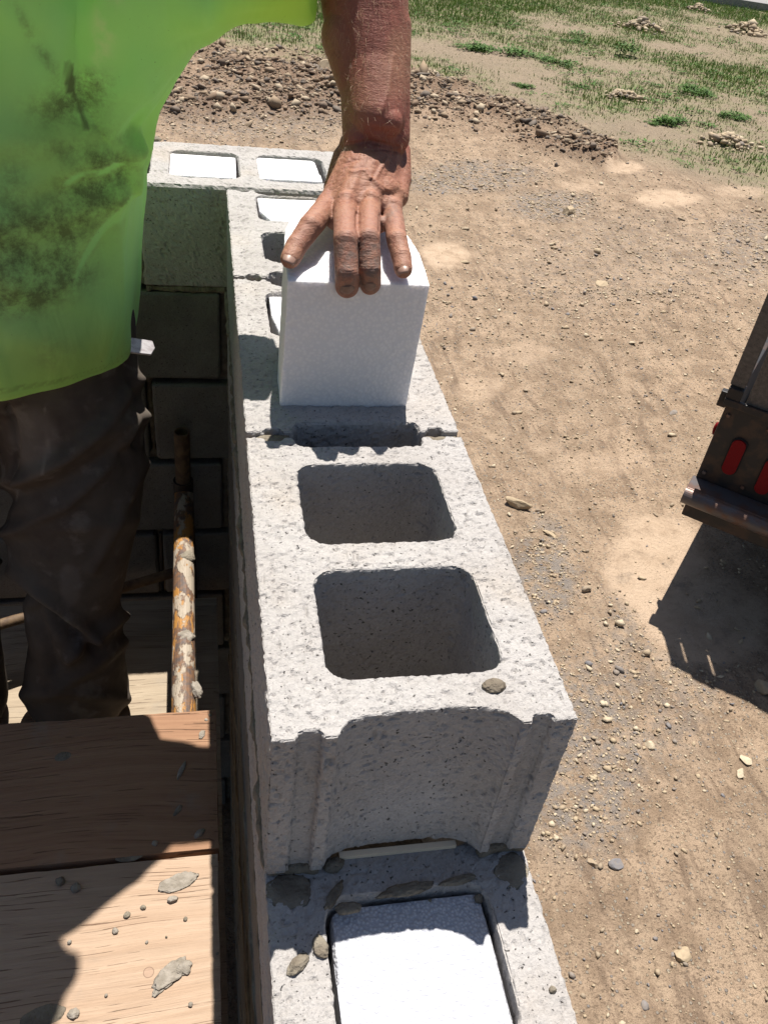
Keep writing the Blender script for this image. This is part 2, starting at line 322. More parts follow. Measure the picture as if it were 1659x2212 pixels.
# ================================================================== GROUND
def axis_steps(lo, hi, c0, h0, k):
    a = [c0]; 
    while a[-1] < hi: a.append(a[-1]+h0+k*(a[-1]-c0))
    b = [c0]
    while b[-1] > lo: b.append(b[-1]-h0-k*(c0-b[-1]))
    return np.array(b[::-1][:-1]+a)
gx = axis_steps(-25, 90, 1.6, .016, .012); gy = axis_steps(-6, 130, 2.0, .018, .012)
def masks(X, Y):
    P = np.stack([X, Y, np.full_like(X, GZ)], -1); px, py = pix(P); front = ((P-CP)@CF) > .3
    px = np.where(front, px, -9e3); py = np.where(front, py, 9e3)
    wob = fbm(P, 1.7, 4)*26; wob2 = fbm(P+9, 6, 3)*12
    crest = [(-400, 235), (250, 205), (420, 185), (600, 190), (800, 205), (1000, 240), (1150, 285), (1310, 345)]
    d = segd(px, py, crest); wdt = np.interp(px, [300, 700, 1000, 1330], [100, 90, 68, 30])
    berm = (1-ss(.45, 1.0, (d+wob2*.6+wob*.7)/wdt))*(.45+.55*ss(-.35, .15, fbm(P+21, 1.1, 3)))
    pale = np.zeros_like(px)
    for x, y, a, b, s in [(962, 548, 56, 30, 1), (1348, 366, 50, 13, .9), (1440, 428, 75, 20, .9), (1250, 405, 60, 14, .5), (925, 262, 60, 16, .35), (1430, 1215, 115, 130, 1), (1530, 1330, 130, 110, .9), (1040, 830, 60, 28, .5), (1130, 760, 90, 22, .45), (1300, 990, 110, 26, .4), (1600, 412, 60, 14, .5), (1180, 950, 40, 22, .35)]:
        r = np.hypot((px-x)/a, (py-y)/b)+(wob+wob2)/90; pale = np.maximum(pale, s*(1-ss(.75, 1.15, r)))
    straw = ss(-25, 40, np.interp(px, [-300, 400, 900, 1100, 1400, 1659, 2500], [125, 112, 150, 255, 350, 440, 620])-py+wob)
    green = straw*ss(.0, 1., np.interp(py, [-900, -40, 20, 60, 110, 180, 330, 450], [1, 1, .85, .5, .5, .48, .3, .1])+fbm(P+3, .55, 5)*1.2)
    grey = np.zeros_like(px)
    for x, y, a, b, s in [(1010, 385, 190, 36, .9), (1190, 445, 120, 42, .9), (560, 250, 320, 70, .6), (1440, 1420, 160, 300, .5), (1250, 1650, 170, 260, .85), (1180, 1230, 80, 120, .9), (1350, 560, 300, 120, .3), (1620, 540, 120, 90, .6)]:
        grey = np.maximum(grey, s*(1-ss(.5, 1.1, np.hypot((px-x)/a, (py-y)/b)+(wob)/80)))
    return P, px, py, berm, pale, straw, green, grey
def height(P, px, py, berm, pale, straw):
    h = fbm(P, .35, 3)*.05+fbm(P+5, 1.6, 4)*.022*(1-.7*pale)+fbm(P+2, 9, 4)*.010*(1-.8*pale)+fbm(P+7, 34, 3)*.006*(1-.9*pale)
    h += berm*(.11+.09*fbm(P+1, 1.2, 3)+.05*fbm(P, 6, 4))
    for tr, w0 in (([(1020, 905), (1180, 1000), (1300, 1075)], 5), ([(1000, 890), (1160, 975), (1290, 1050)], 4), ([(1490, 800), (1590, 880)], 6), ([(1090, 620), (1300, 800), (1480, 980)], 10), ([(1120, 830), (1220, 880)], 4)):
        h -= .010*np.exp(-(segd(px, py, tr)/w0)**2)
    return GZ+h
gX, gY = np.meshgrid(gx, gy); P, px, py, berm, pale, straw, green, grey = masks(gX.ravel(), gY.ravel())
Z = height(P, px, py, berm, pale, straw); V = np.stack([P[:, 0], P[:, 1], Z], -1)
nx_, ny_ = len(gx), len(gy); I = (np.arange(ny_-1)[:, None]*nx_+np.arange(nx_-1)[None, :]).ravel()
F = np.stack([I, I+1, I+nx_+1, I+nx_], -1); me = mesh_np('ground', V, F)
for n_, a_ in (('berm', berm), ('pale', pale), ('straw', straw), ('green', green), ('grey', grey), ('track', pale*0)): attr(me, n_, a_)
g = obj('ground', me, DIRT, smooth=True); g['kind'] = 'structure'
def gz(x, y):
    P, px, py, b, p, s, _, _ = masks(np.atleast_1d(np.array(x, float)), np.atleast_1d(np.array(y, float))); return height(P, px, py, b, p, s)
# road far away
a_ = on(1420, -12, 2, GZ); b_ = on(1700, 33, 2, GZ); dr = (b_-a_)/np.linalg.norm(b_-a_); nrm = np.array([-dr[1], dr[0], 0]); nrm = nrm if nrm[1] > 0 else -nrm
p0 = a_-dr*40; p1 = b_+dr*40
me = mesh_np('road', [p0+(0, 0, .16), p1+(0, 0, .16), p1+nrm*3.5+(0, 0, .16), p0+nrm*3.5+(0, 0, .16), p0-(0, 0, .2), p1-(0, 0, .2), p1+nrm*3.5-(0, 0, .2), p0+nrm*3.5-(0, 0, .2)], [(0, 1, 2, 3), (0, 4, 5, 1), (3, 2, 6, 7), (0, 3, 7, 4), (1, 5, 6, 2)])
o = obj('road', me, ASPHALT); o['kind'] = 'structure'

# stones: many small angular pebbles in one mesh
IC = bmesh.new(); bmesh.ops.create_icosphere(IC, subdivisions=1, radius=1); ICV = np.array([v.co[:] for v in IC.verts]); ICF = np.array([[v.index for v in f.verts] for f in IC.faces]); IC.free()
def stones(name, C, S, mat, tones, flat=.55, sink=.25, jitter=.32):
    n = len(C); k = len(ICV); V = ICV[None]*(1+jitter*rng.uniform(-1, 1, (n, k, 1)))
    sc = np.stack([rng.uniform(.75, 1.5, n), rng.uniform(.6, 1.0, n), rng.uniform(.35, 1, n)*flat*1.6], -1); V = V*sc[:, None]*S[:, None, None]
    a = rng.uniform(0, 2*np.pi, n); t = rng.normal(0, .35, n); ca, sa, ct, st = np.cos(a), np.sin(a), np.cos(t), np.sin(t)
    x, y, z = V[..., 0], V[..., 1], V[..., 2]; x, z = x*ct[:, None]-z*st[:, None], x*st[:, None]+z*ct[:, None]
    x, y = x*ca[:, None]-y*sa[:, None], x*sa[:, None]+y*ca[:, None]
    V = np.stack([x, y, z], -1)+C[:, None]; V[..., 2] += (S*sc[:, 2]*(1-2*sink))[:, None]
    F = (ICF[None]+(np.arange(n)*k)[:, None, None]).reshape(-1, 3); me = mesh_np(name, V.reshape(-1, 3), F); attr(me, 'tone', np.repeat(tones, k))
    return obj(name, me, mat)
def scatter(n, xr, yr, dens):
    X = rng.uniform(*xr, n); Y = rng.uniform(*yr, n); P, px, py, b, p, s, gr, gy_ = masks(X, Y)
    k = rng.uniform(0, 1, n) < dens(px, py, b, p, s, gr, gy_)
    return P[k][:, 0], P[k][:, 1], height(P, px, py, b, p, s)[k], b[k], gy_[k], s[k], px[k], py[k], gr[k]
inn = lambda px, py: (px > -900) & (px < 2500) & (py > -200) & (py < 2290)
# near pebbles
X, Y, Zs, b, gq, s, _, _, _ = scatter(400000, (.25, 4.2), (.1, 5.2), lambda px, py, b, p, s, gr, g: inn(px, py)*(.055+.34*g)*(1-.93*p))
S = .0030*np.exp(rng.normal(0, .55, len(X))); S = np.minimum(S, .022)
stones('gravel', np.stack([X, Y, Zs], -1), S, STONE, rng.uniform(0, 1, len(X))**.8, jitter=.42)
tag(bpy.data.objects['gravel'], 'small mixed pebbles scattered over the bare tan dirt', 'gravel', kind='stuff')
X, Y, Zs, b, gq, s, _, _, _ = scatter(215000, (-5, 10), (6.0, 13), lambda px, py, b, p, s, gr, g: inn(px, py)*np.clip(.02+.62*b, 0, 1)*(b > .08)*(1-.9*p))
S = (.0050+.0036*b)*np.exp(rng.normal(0, .75, len(X))); S = np.minimum(S, .075); tn = rng.uniform(0, 1, len(X))**1.25
stones('gravel', np.stack([X, Y, Zs], -1), S, RUB, tn, flat=.5, jitter=.6)
tag(bpy.data.objects['gravel.001'], 'coarse broken shale covering the low dirt bank', 'rubble', kind='stuff')

X, Y, Zs, b, gq, s, _, _, _ = scatter(360000, (-3.5, 9), (4.3, 10.5), lambda px, py, b, p, s, gr, g: inn(px, py)*np.clip(.10+.42*g, 0, 1)*(1-.9*p)*(1-.9*s)*(b < .5))
S = .0050*np.exp(rng.normal(0, .55, len(X))); S = np.minimum(S, .03)
stones('gravel', np.stack([X, Y, Zs], -1), S, STONE, rng.uniform(0, 1, len(X))**.75, flat=.5, jitter=.5, sink=.35)
tag(bpy.data.objects['gravel.002'], 'fine stone chips over the middle of the dirt yard', 'gravel', kind='stuff')
def rock(name, label, px_, py_, size, sc, rot, tone, cat='rock', z=None, mat=None, seed=0, sub=3, amp=.28, sink=.3, group=None):
    bm = bmesh.new(); bmesh.ops.create_icosphere(bm, subdivisions=sub, radius=1); V = np.array([v.co[:] for v in bm.verts])
    rr = np.random.default_rng(seed+11)
    for q in range(9):                       # flat broken faces
        n_ = rr.normal(size=3); n_ /= np.linalg.norm(n_); d_ = rr.uniform(.45, .8); t_ = V@n_; V = V-np.outer(np.maximum(t_-d_, 0), n_)
    V *= (1+amp*.4*fbm(V+seed*7.7, 1.6, 3))[:, None]; V *= np.array(sc)*size
    M_ = Matrix.Rotation(rot, 3, 'Z'); V = V@np.array(M_).T
    for v, c_ in zip(bm.verts, V): v.co = c_
    me = bpy.data.meshes.new(name); bm.to_mesh(me); bm.free(); attr(me, 'tone', [tone]*len(me.vertices))
    o = obj(name, me, mat or STONE); p = on(px_, py_, 2, GZ if z is None else z)
    zz = float(gz(p[0], p[1])[0]) if z is None else z
    o.location = (p[0], p[1], zz+size*sc[2]*(1-2*sink)*.8); return tag(o, label, cat, group)
rock('rock', 'long tan wedge of stone lying beside the front concrete block', 1122, 1087, .082, (1, .40, .42), -.62, .74, seed=1)
rock('rock', 'flat yellowish stone just below the long tan wedge', 1188, 1148, .040, (1, .55, .4), -.9, .75, seed=2)
rock('rock', 'small oval grey pebble near the corner of the front block', 1330, 1868, .030, (1, .7, .5), .1, .05, seed=3)
rock('rock', 'thin dark edged stone standing beside the wall', 1281, 1868, .026, (.5, 1, .45), .4, .45, seed=4)
rock('rock', 'pale pinkish stone beside the wall near the bottom', 1470, 2065, .036, (1, .7, .45), .2, .7, seed=5)
rock('rock', 'pale grey stone at the right edge in the trailer shadow', 1650, 1485, .05, (1, .8, .6), .8, .62, seed=6)
rock('rock', 'blocky tan boulder on top of the rubble bank', 712, 166, .16, (1, .75, .7), .5, .8, seed=7)
rock('rock', 'square tan stone alone on the dirt behind the hand', 1226, 458, .075, (1, .75, .65), .3, .72, seed=8)
rock('rock', 'round brown pebble near the trailer shadow', 1266, 1273, .026, (1, .9, .8), 0, .3, seed=9)
rock('rock', 'flat slate chip among tan pebbles at centre right', 1455, 886, .035, (1, .6, .3), .5, .15, seed=10)
rock('rock', 'broad pale slab lying on the dirt left of the trailer', 1300, 612, .07, (1, .7, .25), .9, .72, seed=11)
rock('rock', 'small white stone at lower right of the ground', 1597, 1672, .028, (1, .7, .5), 1, .95, seed=12)
rock('rock', 'pale triangular stone right of the dark front face', 1608, 1645, .025, (1, .8, .6), 2, .9, seed=13)
rock('rock', 'cream pebble near the lower right shadow line', 1402, 1608, .022, (1, .8, .6), 2, .95, seed=14)
# little heaps of pale broken stone on the grass
for i, (x_, y_, wd, lab) in enumerate([(1350, 207, 46, 'low heap of pale broken stone behind the leafy weed'), (1572, 310, 62, 'heap of pale broken stone on bare soil at right'), (1385, 62, 44, 'far heap of brown stone in the grass'),
        (1610, 68, 40, 'heap of stones at the far right edge of the field'), (920, 165, 34, 'small scatter of white stone beside the forearm'), (1505, 22, 26, 'farthest small stone heap near the grey road')]):
    p = on(x_, y_, 2, GZ); q = on(x_+wd, y_, 2, GZ); R_ = np.linalg.norm(q-p); n_ = 150
    r_ = np.abs(rng.normal(0, .5, n_)); a_ = rng.uniform(0, 6.28, n_); X = p[0]+R_*r_*np.cos(a_); Y = p[1]+R_*r_*np.sin(a_)*.8
    zz = gz(X, Y)+R_*.22*np.exp(-(r_/.5)**2); S = R_*.06*np.exp(rng.normal(0, .4, n_))
    o = stones('rubble_pile', np.stack([X, Y, zz], -1), S, STONE, rng.uniform(.15, .95, n_), flat=.6, sink=.4); tag(o, lab, 'stone heap', 'stone heaps in the field')

# grass blades
def blades(name, X, Y, Zs, H, W_, tone, mat, lean=.5, seg=1):
    n = len(X); a = rng.uniform(0, 2*np.pi, n); dx, dy = np.cos(a), np.sin(a); b = rng.uniform(0, 2*np.pi, n); l = rng.uniform(.1, 1, n)*lean*H
    base = np.stack([X, Y, Zs-.01], -1); sd = np.stack([dx, dy, 0*dx], -1)*W_[:, None]*.5; tip = base+np.stack([np.cos(b)*l, np.sin(b)*l, H], -1); mid = base+np.stack([np.cos(b)*l*.35, np.sin(b)*l*.35, H*.6], -1)
    V = np.stack([base-sd, base+sd, mid+sd*.8, mid-sd*.8, tip], 1).reshape(-1, 3); k = np.arange(n)*5
    F = [None]; Q = np.concatenate([np.stack([k, k+1, k+2], -1), np.stack([k, k+2, k+3], -1), np.stack([k+3, k+2, k+4], -1)]); me = mesh_np(name, V, Q); attr(me, 'tone', np.repeat(tone, 5)); return obj(name, me, mat)
X, Y, Zs, b, gq, s, px, py, gr = scatter(1500000, (-11, 26), (7, 32), lambda px, py, b, p, s, gr, g: inn(px, py)*(s > .3)*np.clip(.05+.62*gr**1.2, 0, .8)*(1-b)*(1-p))
n = len(X); tn = np.where(rng.uniform(0, 1, n) < .35-.2*gr, rng.uniform(1.3, 1.8, n), rng.uniform(0, 1.1, n)); H = (.022+.035*gr)*np.exp(rng.normal(0, .35, n))
o = blades('grass', X, Y, Zs, H, .006+.009*rng.uniform(0, 1, n), tn, GRASS); tag(o, 'thin green and straw coloured grass over the field', 'grass', kind='stuff')
# weed clumps (broad leaves)
def weed_mesh(X, Y, R_, n_, hf=.6):
    C = []
    z0 = float(gz(X, Y)[0]); r = np.sqrt(rng.uniform(0, 1, n_))*R_; a = rng.uniform(0, 6.28, n_); x = X+r*np.cos(a); y = Y+r*np.sin(a)*.8
    h = R_*hf*rng.uniform(.2, 1, n_)*(1-.6*r/R_); L = np.minimum(R_*rng.uniform(.18, .4, n_), .12); b = a+rng.normal(0, .7, n_); t = rng.uniform(-.1, .9, n_)
    d = np.stack([np.cos(b)*np.cos(t), np.sin(b)*np.cos(t), np.sin(t)], -1)*L[:, None]; s_ = np.stack([-np.sin(b), np.cos(b), 0*b], -1)*(L*.28)[:, None]
    c0 = np.stack([x, y, z0+h*.7], -1); V = np.stack([c0, c0+d*.5+s_, c0+d, c0+d*.5-s_], 1).reshape(-1, 3); k = np.arange(n_)*4
    return V, np.stack([k, k+1, k+2, k+3], -1)
named = [(1450, 262, 40, 'broad green weed clump right of the pale stone heap'), (1578, 250, 28, 'dark leafy weed clump beneath the far right stone heap'), (1125, 183, 22, 'bright green weed on bare soil above the rubble bank'), (1250, 186, 18, 'small weed halfway between the bank and the tall weed'),
         (1110, 118, 44, 'wide dark weed patch left of centre in the field'), (1350, 120, 26, 'tall leafy weed with upright stems'), (1195, 132, 30, 'spreading weed clump left of the tall upright weed'), (1412, 268, 16, 'low weed tuft beside bare soil'),
         (1490, 195, 36, 'ragged weed patch above the right stone heap'), (1240, 92, 18, 'weed tuft in thin grass near the middle of the field'), (1020, 105, 34, 'dark weed patch beside the forearm')]
for i, (x_, y_, wd, lab) in enumerate(named):
    p = on(x_, y_, 2, GZ); R_ = np.linalg.norm(on(x_+wd, y_, 2, GZ)-p); tall = 'tall leafy' in lab
    if tall: V, F = weed_mesh(p[0], p[1], R_*.7, 260, 2.6)
    else:
        Vq = []; Fq = []; kq = 0
        for q_ in range(13):
            V, F = weed_mesh(p[0]+rng.normal(0, .5)*R_, p[1]+rng.normal(0, .42)*R_, R_*rng.uniform(.2, .5), int(rng.uniform(60, 120)), rng.uniform(.4, 1.1)); Vq.append(V); Fq.append(F+kq); kq += len(V)
        V = np.concatenate(Vq); F = np.concatenate(Fq)
    o = obj('weed', mesh_np('weed', V, F), WEED); tag(o, lab, 'weed', 'weeds in the field')
Vs = []; Fs = []; k = 0
X, Y, Zs, b, gq, s, px, py, gr = scatter(22000, (-11, 26), (8, 32), lambda px, py, b, p, s, gr, g: inn(px, py)*(s > .7)*np.clip(gr, 0.03, .6)*.8)
for x_, y_ in zip(X, Y):
    V, F = weed_mesh(x_, y_, rng.uniform(.04, .06+.12*rng.uniform()), 34, .6); Vs.append(V); Fs.append(F+k); k += len(V)
o = obj('weeds', mesh_np('weeds', np.concatenate(Vs), np.concatenate(Fs)), WEED); tag(o, 'scattered low weeds thickening towards the far grass', 'weeds', kind='stuff')

# ================================================================== BLOCKS
def rrect(x0, x1, y0, y1, r, n=6):
    out = []
    for cx, cy, a0 in ((x1-r, y1-r, 0), (x0+r, y1-r, 90), (x0+r, y0+r, 180), (x1-r, y0+r, 270)):
        for i in range(n+1):
            a = math.radians(a0+90*i/n); out.append((cx+r*math.cos(a), cy+r*math.sin(a)))
    return out
BW, BH, BL = .2435, .194, .397
def block_mesh(L=BL, ends=(1, 1), cells=None, vox=.003, amp=1., origin=(0, 0, 0), rot=False, seed=0, front=False):
    """a two-cell block, length along Y, top at z = 0"""
    e = [(0, 0), (.0195, 0), (.0215, .007), (.0375, .007), (.0395, .0), (.051, 0), (.0545, .006), (.060, .012), (.070, .016), (.095, .019), (.150, .019), (.173, .016), (.184, .012), (.191, .006), (.196, 0), (.205, 0), (.2075, .007), (.221, .007), (.2235, .0), (BW, 0)]
    e2 = [q for q in e if q[0] < .052]+[(.0525, .010), (.057, .016), (.066, .0185), (.095, .019), (.155, .019), (.186, .0185), (.193, .016), (.1955, .010)]+[q for q in e if q[0] > .1955]
    f0 = (e if front else e2) if ends[0] else [(0, 0), (BW, 0)]; f1 = e2 if ends[1] else [(0, 0), (BW, 0)]
    prof = [(x, y) for x, y in f0]+[(x, L-y) for x, y in reversed(f1)]
    cells = cells or [rrect(.049, .198, .054, .181, .022), rrect(.049, .198, .219, .345, .022)]
    loops = [prof]+cells; V3 = [[Vector((x, y, 0)) for x, y in lp] for lp in loops]; tri = tessellate_polygon(V3)
    flat = [p for lp in loops for p in lp]; n = len(flat); V = [(x, y, 0) for x, y in flat]+[(x, y, -BH) for x, y in flat]
    F = []
    for a, b_, c_ in tri: F += [(a, b_, c_), (n+c_, n+b_, n+a)]
    k = 0
    for lp in loops:
        m_ = len(lp)
        for i in range(m_): j = (i+1) % m_; F.append((k+i, k+j, n+k+j, n+k+i))
        k += m_
    bm = bmesh.new(); me = mesh_np('b', V, F); bm.from_mesh(me); bmesh.ops.recalc_face_normals(bm, faces=bm.faces); bm.to_mesh(me); bm.free()
    me = remesh(me, vox); V = co(me); N = nor(me)
    if rot: V = np.stack([V[:, 1], -V[:, 0]+BW, V[:, 2]], -1); N = np.stack([N[:, 1], -N[:, 0], N[:, 2]], -1)
    Pw = V+np.array(origin); edge = 1-np.max(np.abs(N), axis=1)      # bigger crumbling on the arrises
    d = fbm(Pw, 230, 2)*.0012+fbm(Pw+3, 45, 2)*.0004-np.maximum(0, vn(Pw+8, 230)-.3)*.0036-ss(.02, .3, edge)*(.0011+.0034*np.maximum(0, fbm(Pw+4, 75, 3)))
    setco(me, V+N*(d*amp)[:, None]); return me
def put_block(label, y, z, vox, mat=CONC, group='concrete blocks of the wall top', x=0, **k):
    me = block_mesh(vox=vox, origin=(x, y, z), **k); o = obj('concrete_block', me, mat, smooth=False); o.location = (x, y, z); return tag(o, label, 'block', group)
put_block('front concrete block with two open empty cells and grooved end face', 0, 0, .002, front=True)
put_block('second concrete block holding the upright foam piece under the hand', .407, 0, .0026, cells=[rrect(.050, .197, .055, .182, .024), rrect(.042, .200, .222, .354, .02)])
put_block('third concrete block reaching the corner, one cell filled with foam', .813, 0, .004, L=.364, cells=[rrect(.050, .190, .055, .172, .022), rrect(.050, .192, .222, .338, .018)])
put_block('lowest concrete block at the bottom edge with a large foam filled cell', -.203, -.204, .003)
put_block('concrete block under the front block, mostly hidden', .203, -.204, .006)
put_block('lower course block beneath the second and third blocks', .6095, -.204, .006)
put_block('short lower course block filling the corner under the third block', 1.016, -.204, .006, L=.161, cells=[rrect(.050, .197, .04, .12, .02)])
put_block('concrete block of the lower course behind the camera side', -.609, -.204, .006)
put_block('corner concrete block of the cross wall with two foam filled cells', 1.187, 0, .004, x=-.155, rot=True)
put_block('cross wall block beside the corner block, behind the green shirt', 1.187, 0, .005, x=-.561, rot=True)
put_block('far left concrete block of the cross wall hidden by the worker', 1.187, 0, .007, x=-.967, rot=True)

# lower courses: plain block faces with raked mortar
def course_wall(label, boxes, mortar, vox=.0055):
    root = empty('block_wall', label, 'wall', 'block walls of the corner'); b_ = B()
    for a, c_ in boxes: b_.box(a, c_)
    me = remesh(b_.mesh(), vox); V = co(me); N = nor(me); edge = 1-np.max(np.abs(N), axis=1)
    d = fbm(V, 60, 3)*.0012-ss(.02, .3, edge)*(.001+.006*np.maximum(0, fbm(V+4, 22, 3))); setco(me, V+N*d[:, None])
    obj('block_courses', me, CONC_SHADED, root)
    b_ = B()
    for a, c_ in mortar: b_.box(a, c_)
    me = remesh(b_.mesh(), .006); V = co(me); N = nor(me)
    d = fbm(V, 14, 4)*.006+fbm(V+2, 50, 3)*.003; setco(me, V+N*d[:, None]); obj('mortar', me, MORTAR, root); return root
bx = []; mo = []
for k_ in range(2, 10):
    z1 = -.2035*k_; z0 = z1-BH; y = -.61+(.203 if k_ % 2 else 0)
    while y < 1.17: bx.append(((0, y, z0), (BW, min(y+BL, 1.177), z1))); mo.append(((.004, y+BL-.001, z0), (BW-.004, y+BL+.009, z1))); y += .4065
    mo.append(((-.001, -.61, z1-.001), (BW-.004, 1.18, z1+.012)))
mo.append(((.001, -.61, -.2055), (BW-.006, 1.17, -.1955)))
mo = [(a, (c_[0], min(c_[1], 1.18), c_[2])) for a, c_ in mo]
# bed mortar under the top course is built separately so that it does not fill the open cells
mo = mo[:-1]
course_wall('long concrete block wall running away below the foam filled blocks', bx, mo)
bx = []; mo = []
for k_ in range(1, 10):
    z1 = -.2035*k_-.003; z0 = z1-BH+.005; x = BW-BL+(0 if k_ % 2 == 0 else -.203)
    xs = BW-BL-.0 if k_ % 2 == 0 else .0405-.0
    edges = [BW]; e_ = BW-(BL if k_ % 2 == 0 else .2435)
    while edges[-1] > -1.3:
        edges.append(e_); e_ -= .4065
    for q in range(len(edges)-1):
        xr = edges[q]-(.014 if q else 0); xl = edges[q+1]
        bx.append(((max(xl, -1.4), 1.187, z0), (xr, 1.187+BW, z1)))
        mo.append(((xl-.013, 1.210, z0), (xl+.001, 1.187+BW-.004, z1)))
    mo.append(((-1.4, 1.212, z1-.001), (BW-.004, 1.187+BW-.004, z1+.016)))
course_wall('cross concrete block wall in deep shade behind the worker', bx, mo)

# mortar in and around the top course joints
def lump(name, label, boxes, amp=.004, vox=.0035, mat=MORTAR, cat='mortar', group='mortar in the top joints'):
    b_ = B()
    for a, c_ in boxes: b_.box(a, c_)
    me = remesh(b_.mesh(), vox, 2); V = co(me); N = nor(me); d = fbm(V, 45, 3)*amp+fbm(V+3, 130, 3)*amp*.5; setco(me, V+N*d[:, None]); return tag(obj(name, me, mat), label, cat, group)
for side, x0, x1 in (('left', .003, .048), ('right', .198, .240)):
    lump('mortar_joint', 'rough mortar at the %s end of the joint behind the front block' % side, [((x0, .396, -.19), (x1, .409, -.006))])
    lump('mortar_joint', 'dark mortar at the %s end of the joint between second and third blocks' % side, [((x0, .803, -.19), (x1, .814, -.010))])
lump('mortar_joint', 'recessed mortar joint where the wall meets the corner block', [((.004, 1.175, -.19), (.240, 1.188, -.022))])
lump('mortar_joint', 'front mortar of the cross wall joint beside the green shirt', [((-.166, 1.190, -.19), (-.154, 1.236, -.008))])
lump('mortar_joint', 'rear mortar of the cross wall joint beside the green shirt', [((-.166, 1.385, -.19), (-.154, 1.428, -.006))])
lump('mortar_bed', 'squeezed grey mortar bed under the front block ears', [((-.003, .002, -.205), (.048, .40, -.193)), ((.197, .002, -.205), (.242, .40, -.193)), ((-.004, .40, -.205), (.05, 1.176, -.193)), ((.2, .40, -.205), (.243, 1.176, -.193)), ((-.15, 1.188, -.205), (-.001, 1.23, -.193))], amp=.005)
# pale sliver under the web, light there painted as cream colour
b_ = B().box((.068, .0125, -.2035), (.178, .018, -.1985)); me = b_.mesh(); tag(obj('lit_strip', me, CREAM), 'thin pale strip standing in for light under the front block web', 'lit strip')

# ------------------------------------------------------------------ foam inserts
def foam(label, pts, z0, z1, M_=None, vox=.003, amp=1, mat=None):
    n = len(pts); V = [(x, y, z0) for x, y in pts]+[(x, y, z1) for x, y in pts]; F = [tuple(range(n))[::-1], tuple(range(n, 2*n))]+[(i, (i+1) % n, n+(i+1) % n, n+i) for i in range(n)]
    me = mesh_np('f', V, F)
    if vox:
        me = remesh(me, vox); V = co(me); N = nor(me); d = fbm(V, 120, 2)*.0004*amp+fbm(V+3, 25, 2)*.0006*amp; setco(me, V+N*d[:, None])
    o = obj('foam_insert', me, mat or FOAM, smooth=False)
    if M_: o.matrix_world = M_
    return tag(o, label, 'foam insert', 'white foam inserts')
ch = lambda x0, x1, y0, y1, c_: [(x0, y0), (x1, y0), (x1, y1-c_), (x1-c_, y1), (x0+c_, y1), (x0, y1-c_)]
foam('large beaded foam insert filling the cell nearest the camera', [(.053, -.146), (.1945, -.146), (.194, -.03), (.190, -.0245), (.060, -.0275), (.055, -.034)], -.39, -.216, mat=FOAMB)
foam('foam insert in the second block just left of the held piece', [(.056, .641), (.190, .641), (.192, .757), (.0475, .757), (.0475, .70)], -.19, -.004)
foam('foam insert of the third block beside the corner joint', [(.070, 1.042), (.163, 1.042), (.165, 1.147), (.052, 1.147), (.053, 1.085)], -.19, -.003)
foam('left foam insert in the corner block, nearest the green shirt', [(-.101, 1.250), (.020, 1.250), (.023, 1.370), (-.101, 1.372)], -.19, -.004)
foam('right foam insert in the corner block, behind the wrist', [(.062, 1.250), (.181, 1.250), (.178, 1.366), (.172, 1.372), (.060, 1.372)], -.19, -.003)
# the held piece leans towards the camera
FA = math.radians(8.6); hx0, hx1 = .0415, .1905
HF = Matrix.Translation((0, .461, 0)) @ Matrix.Rotation(FA, 4, 'X')
foam('tall white foam insert pressed into the second block by the hand', [(hx0, 0), (hx1, 0), (hx1, .062), (hx1-.006, .095), (hx1-.020, .131), (hx0+.015, .131), (hx0+.005, .100), (hx0+.001, .06)], -.060, .1665, HF, .0025)
def foam_top(x, y, up=0.):      # world point on the held foam's top: x across, y back from the front edge
    return np.array(HF @ Vector((x, y, .1665+up)))

# ================================================================== DECKS AND SCAFFOLD
def plank(label, y0, y1, x0, x1, z, th, mat, rot=0, name='plank', cat='plank', group='wooden planks', cup=.0):
    nx = 220; ny = 26; us = np.linspace(0, 1, nx); vs = np.linspace(0, 1, ny); b_ = B().box((0, 0, -th), (x1-x0, y1-y0, 0)); me = b_.mesh()
    bm = bmesh.new(); bm.from_mesh(me); bmesh.ops.subdivide_edges(bm, edges=[e for e in bm.edges if abs(e.verts[0].co.x-e.verts[1].co.x) > .1], cuts=120, use_grid_fill=True)
    bmesh.ops.subdivide_edges(bm, edges=[e for e in bm.edges if abs(e.verts[0].co.y-e.verts[1].co.y) > .1], cuts=14, use_grid_fill=True)
    bm.to_mesh(me); bm.free(); bevel_v = co(me); N = nor(me); Pw = bevel_v*[1, 1, 1]+np.array([x0, y0, z]); edge = 1-np.max(np.abs(N), axis=1)
    d = fbm(Pw*[.3, 1, 1], 60, 3)*.0008-ss(.05, .3, edge)*(.0015+.003*np.maximum(0, fbm(Pw, 30, 3))); setco(me, bevel_v+N*d[:, None])
    o = obj(name, me, mat); o.location = (x0, y0, z); o.rotation_euler = (0, 0, rot); return tag(o, label, cat, group)
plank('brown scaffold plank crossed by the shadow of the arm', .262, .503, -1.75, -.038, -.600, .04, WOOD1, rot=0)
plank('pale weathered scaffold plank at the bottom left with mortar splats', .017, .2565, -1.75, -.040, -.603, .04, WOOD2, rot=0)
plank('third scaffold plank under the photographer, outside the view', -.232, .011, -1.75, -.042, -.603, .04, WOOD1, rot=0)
plank('sheet of pale plywood decking under the boots of the worker', .10, 1.10, -1.75, -.030, -.940, .018, PLY, name='plywood_deck', cat='plywood', group=None)
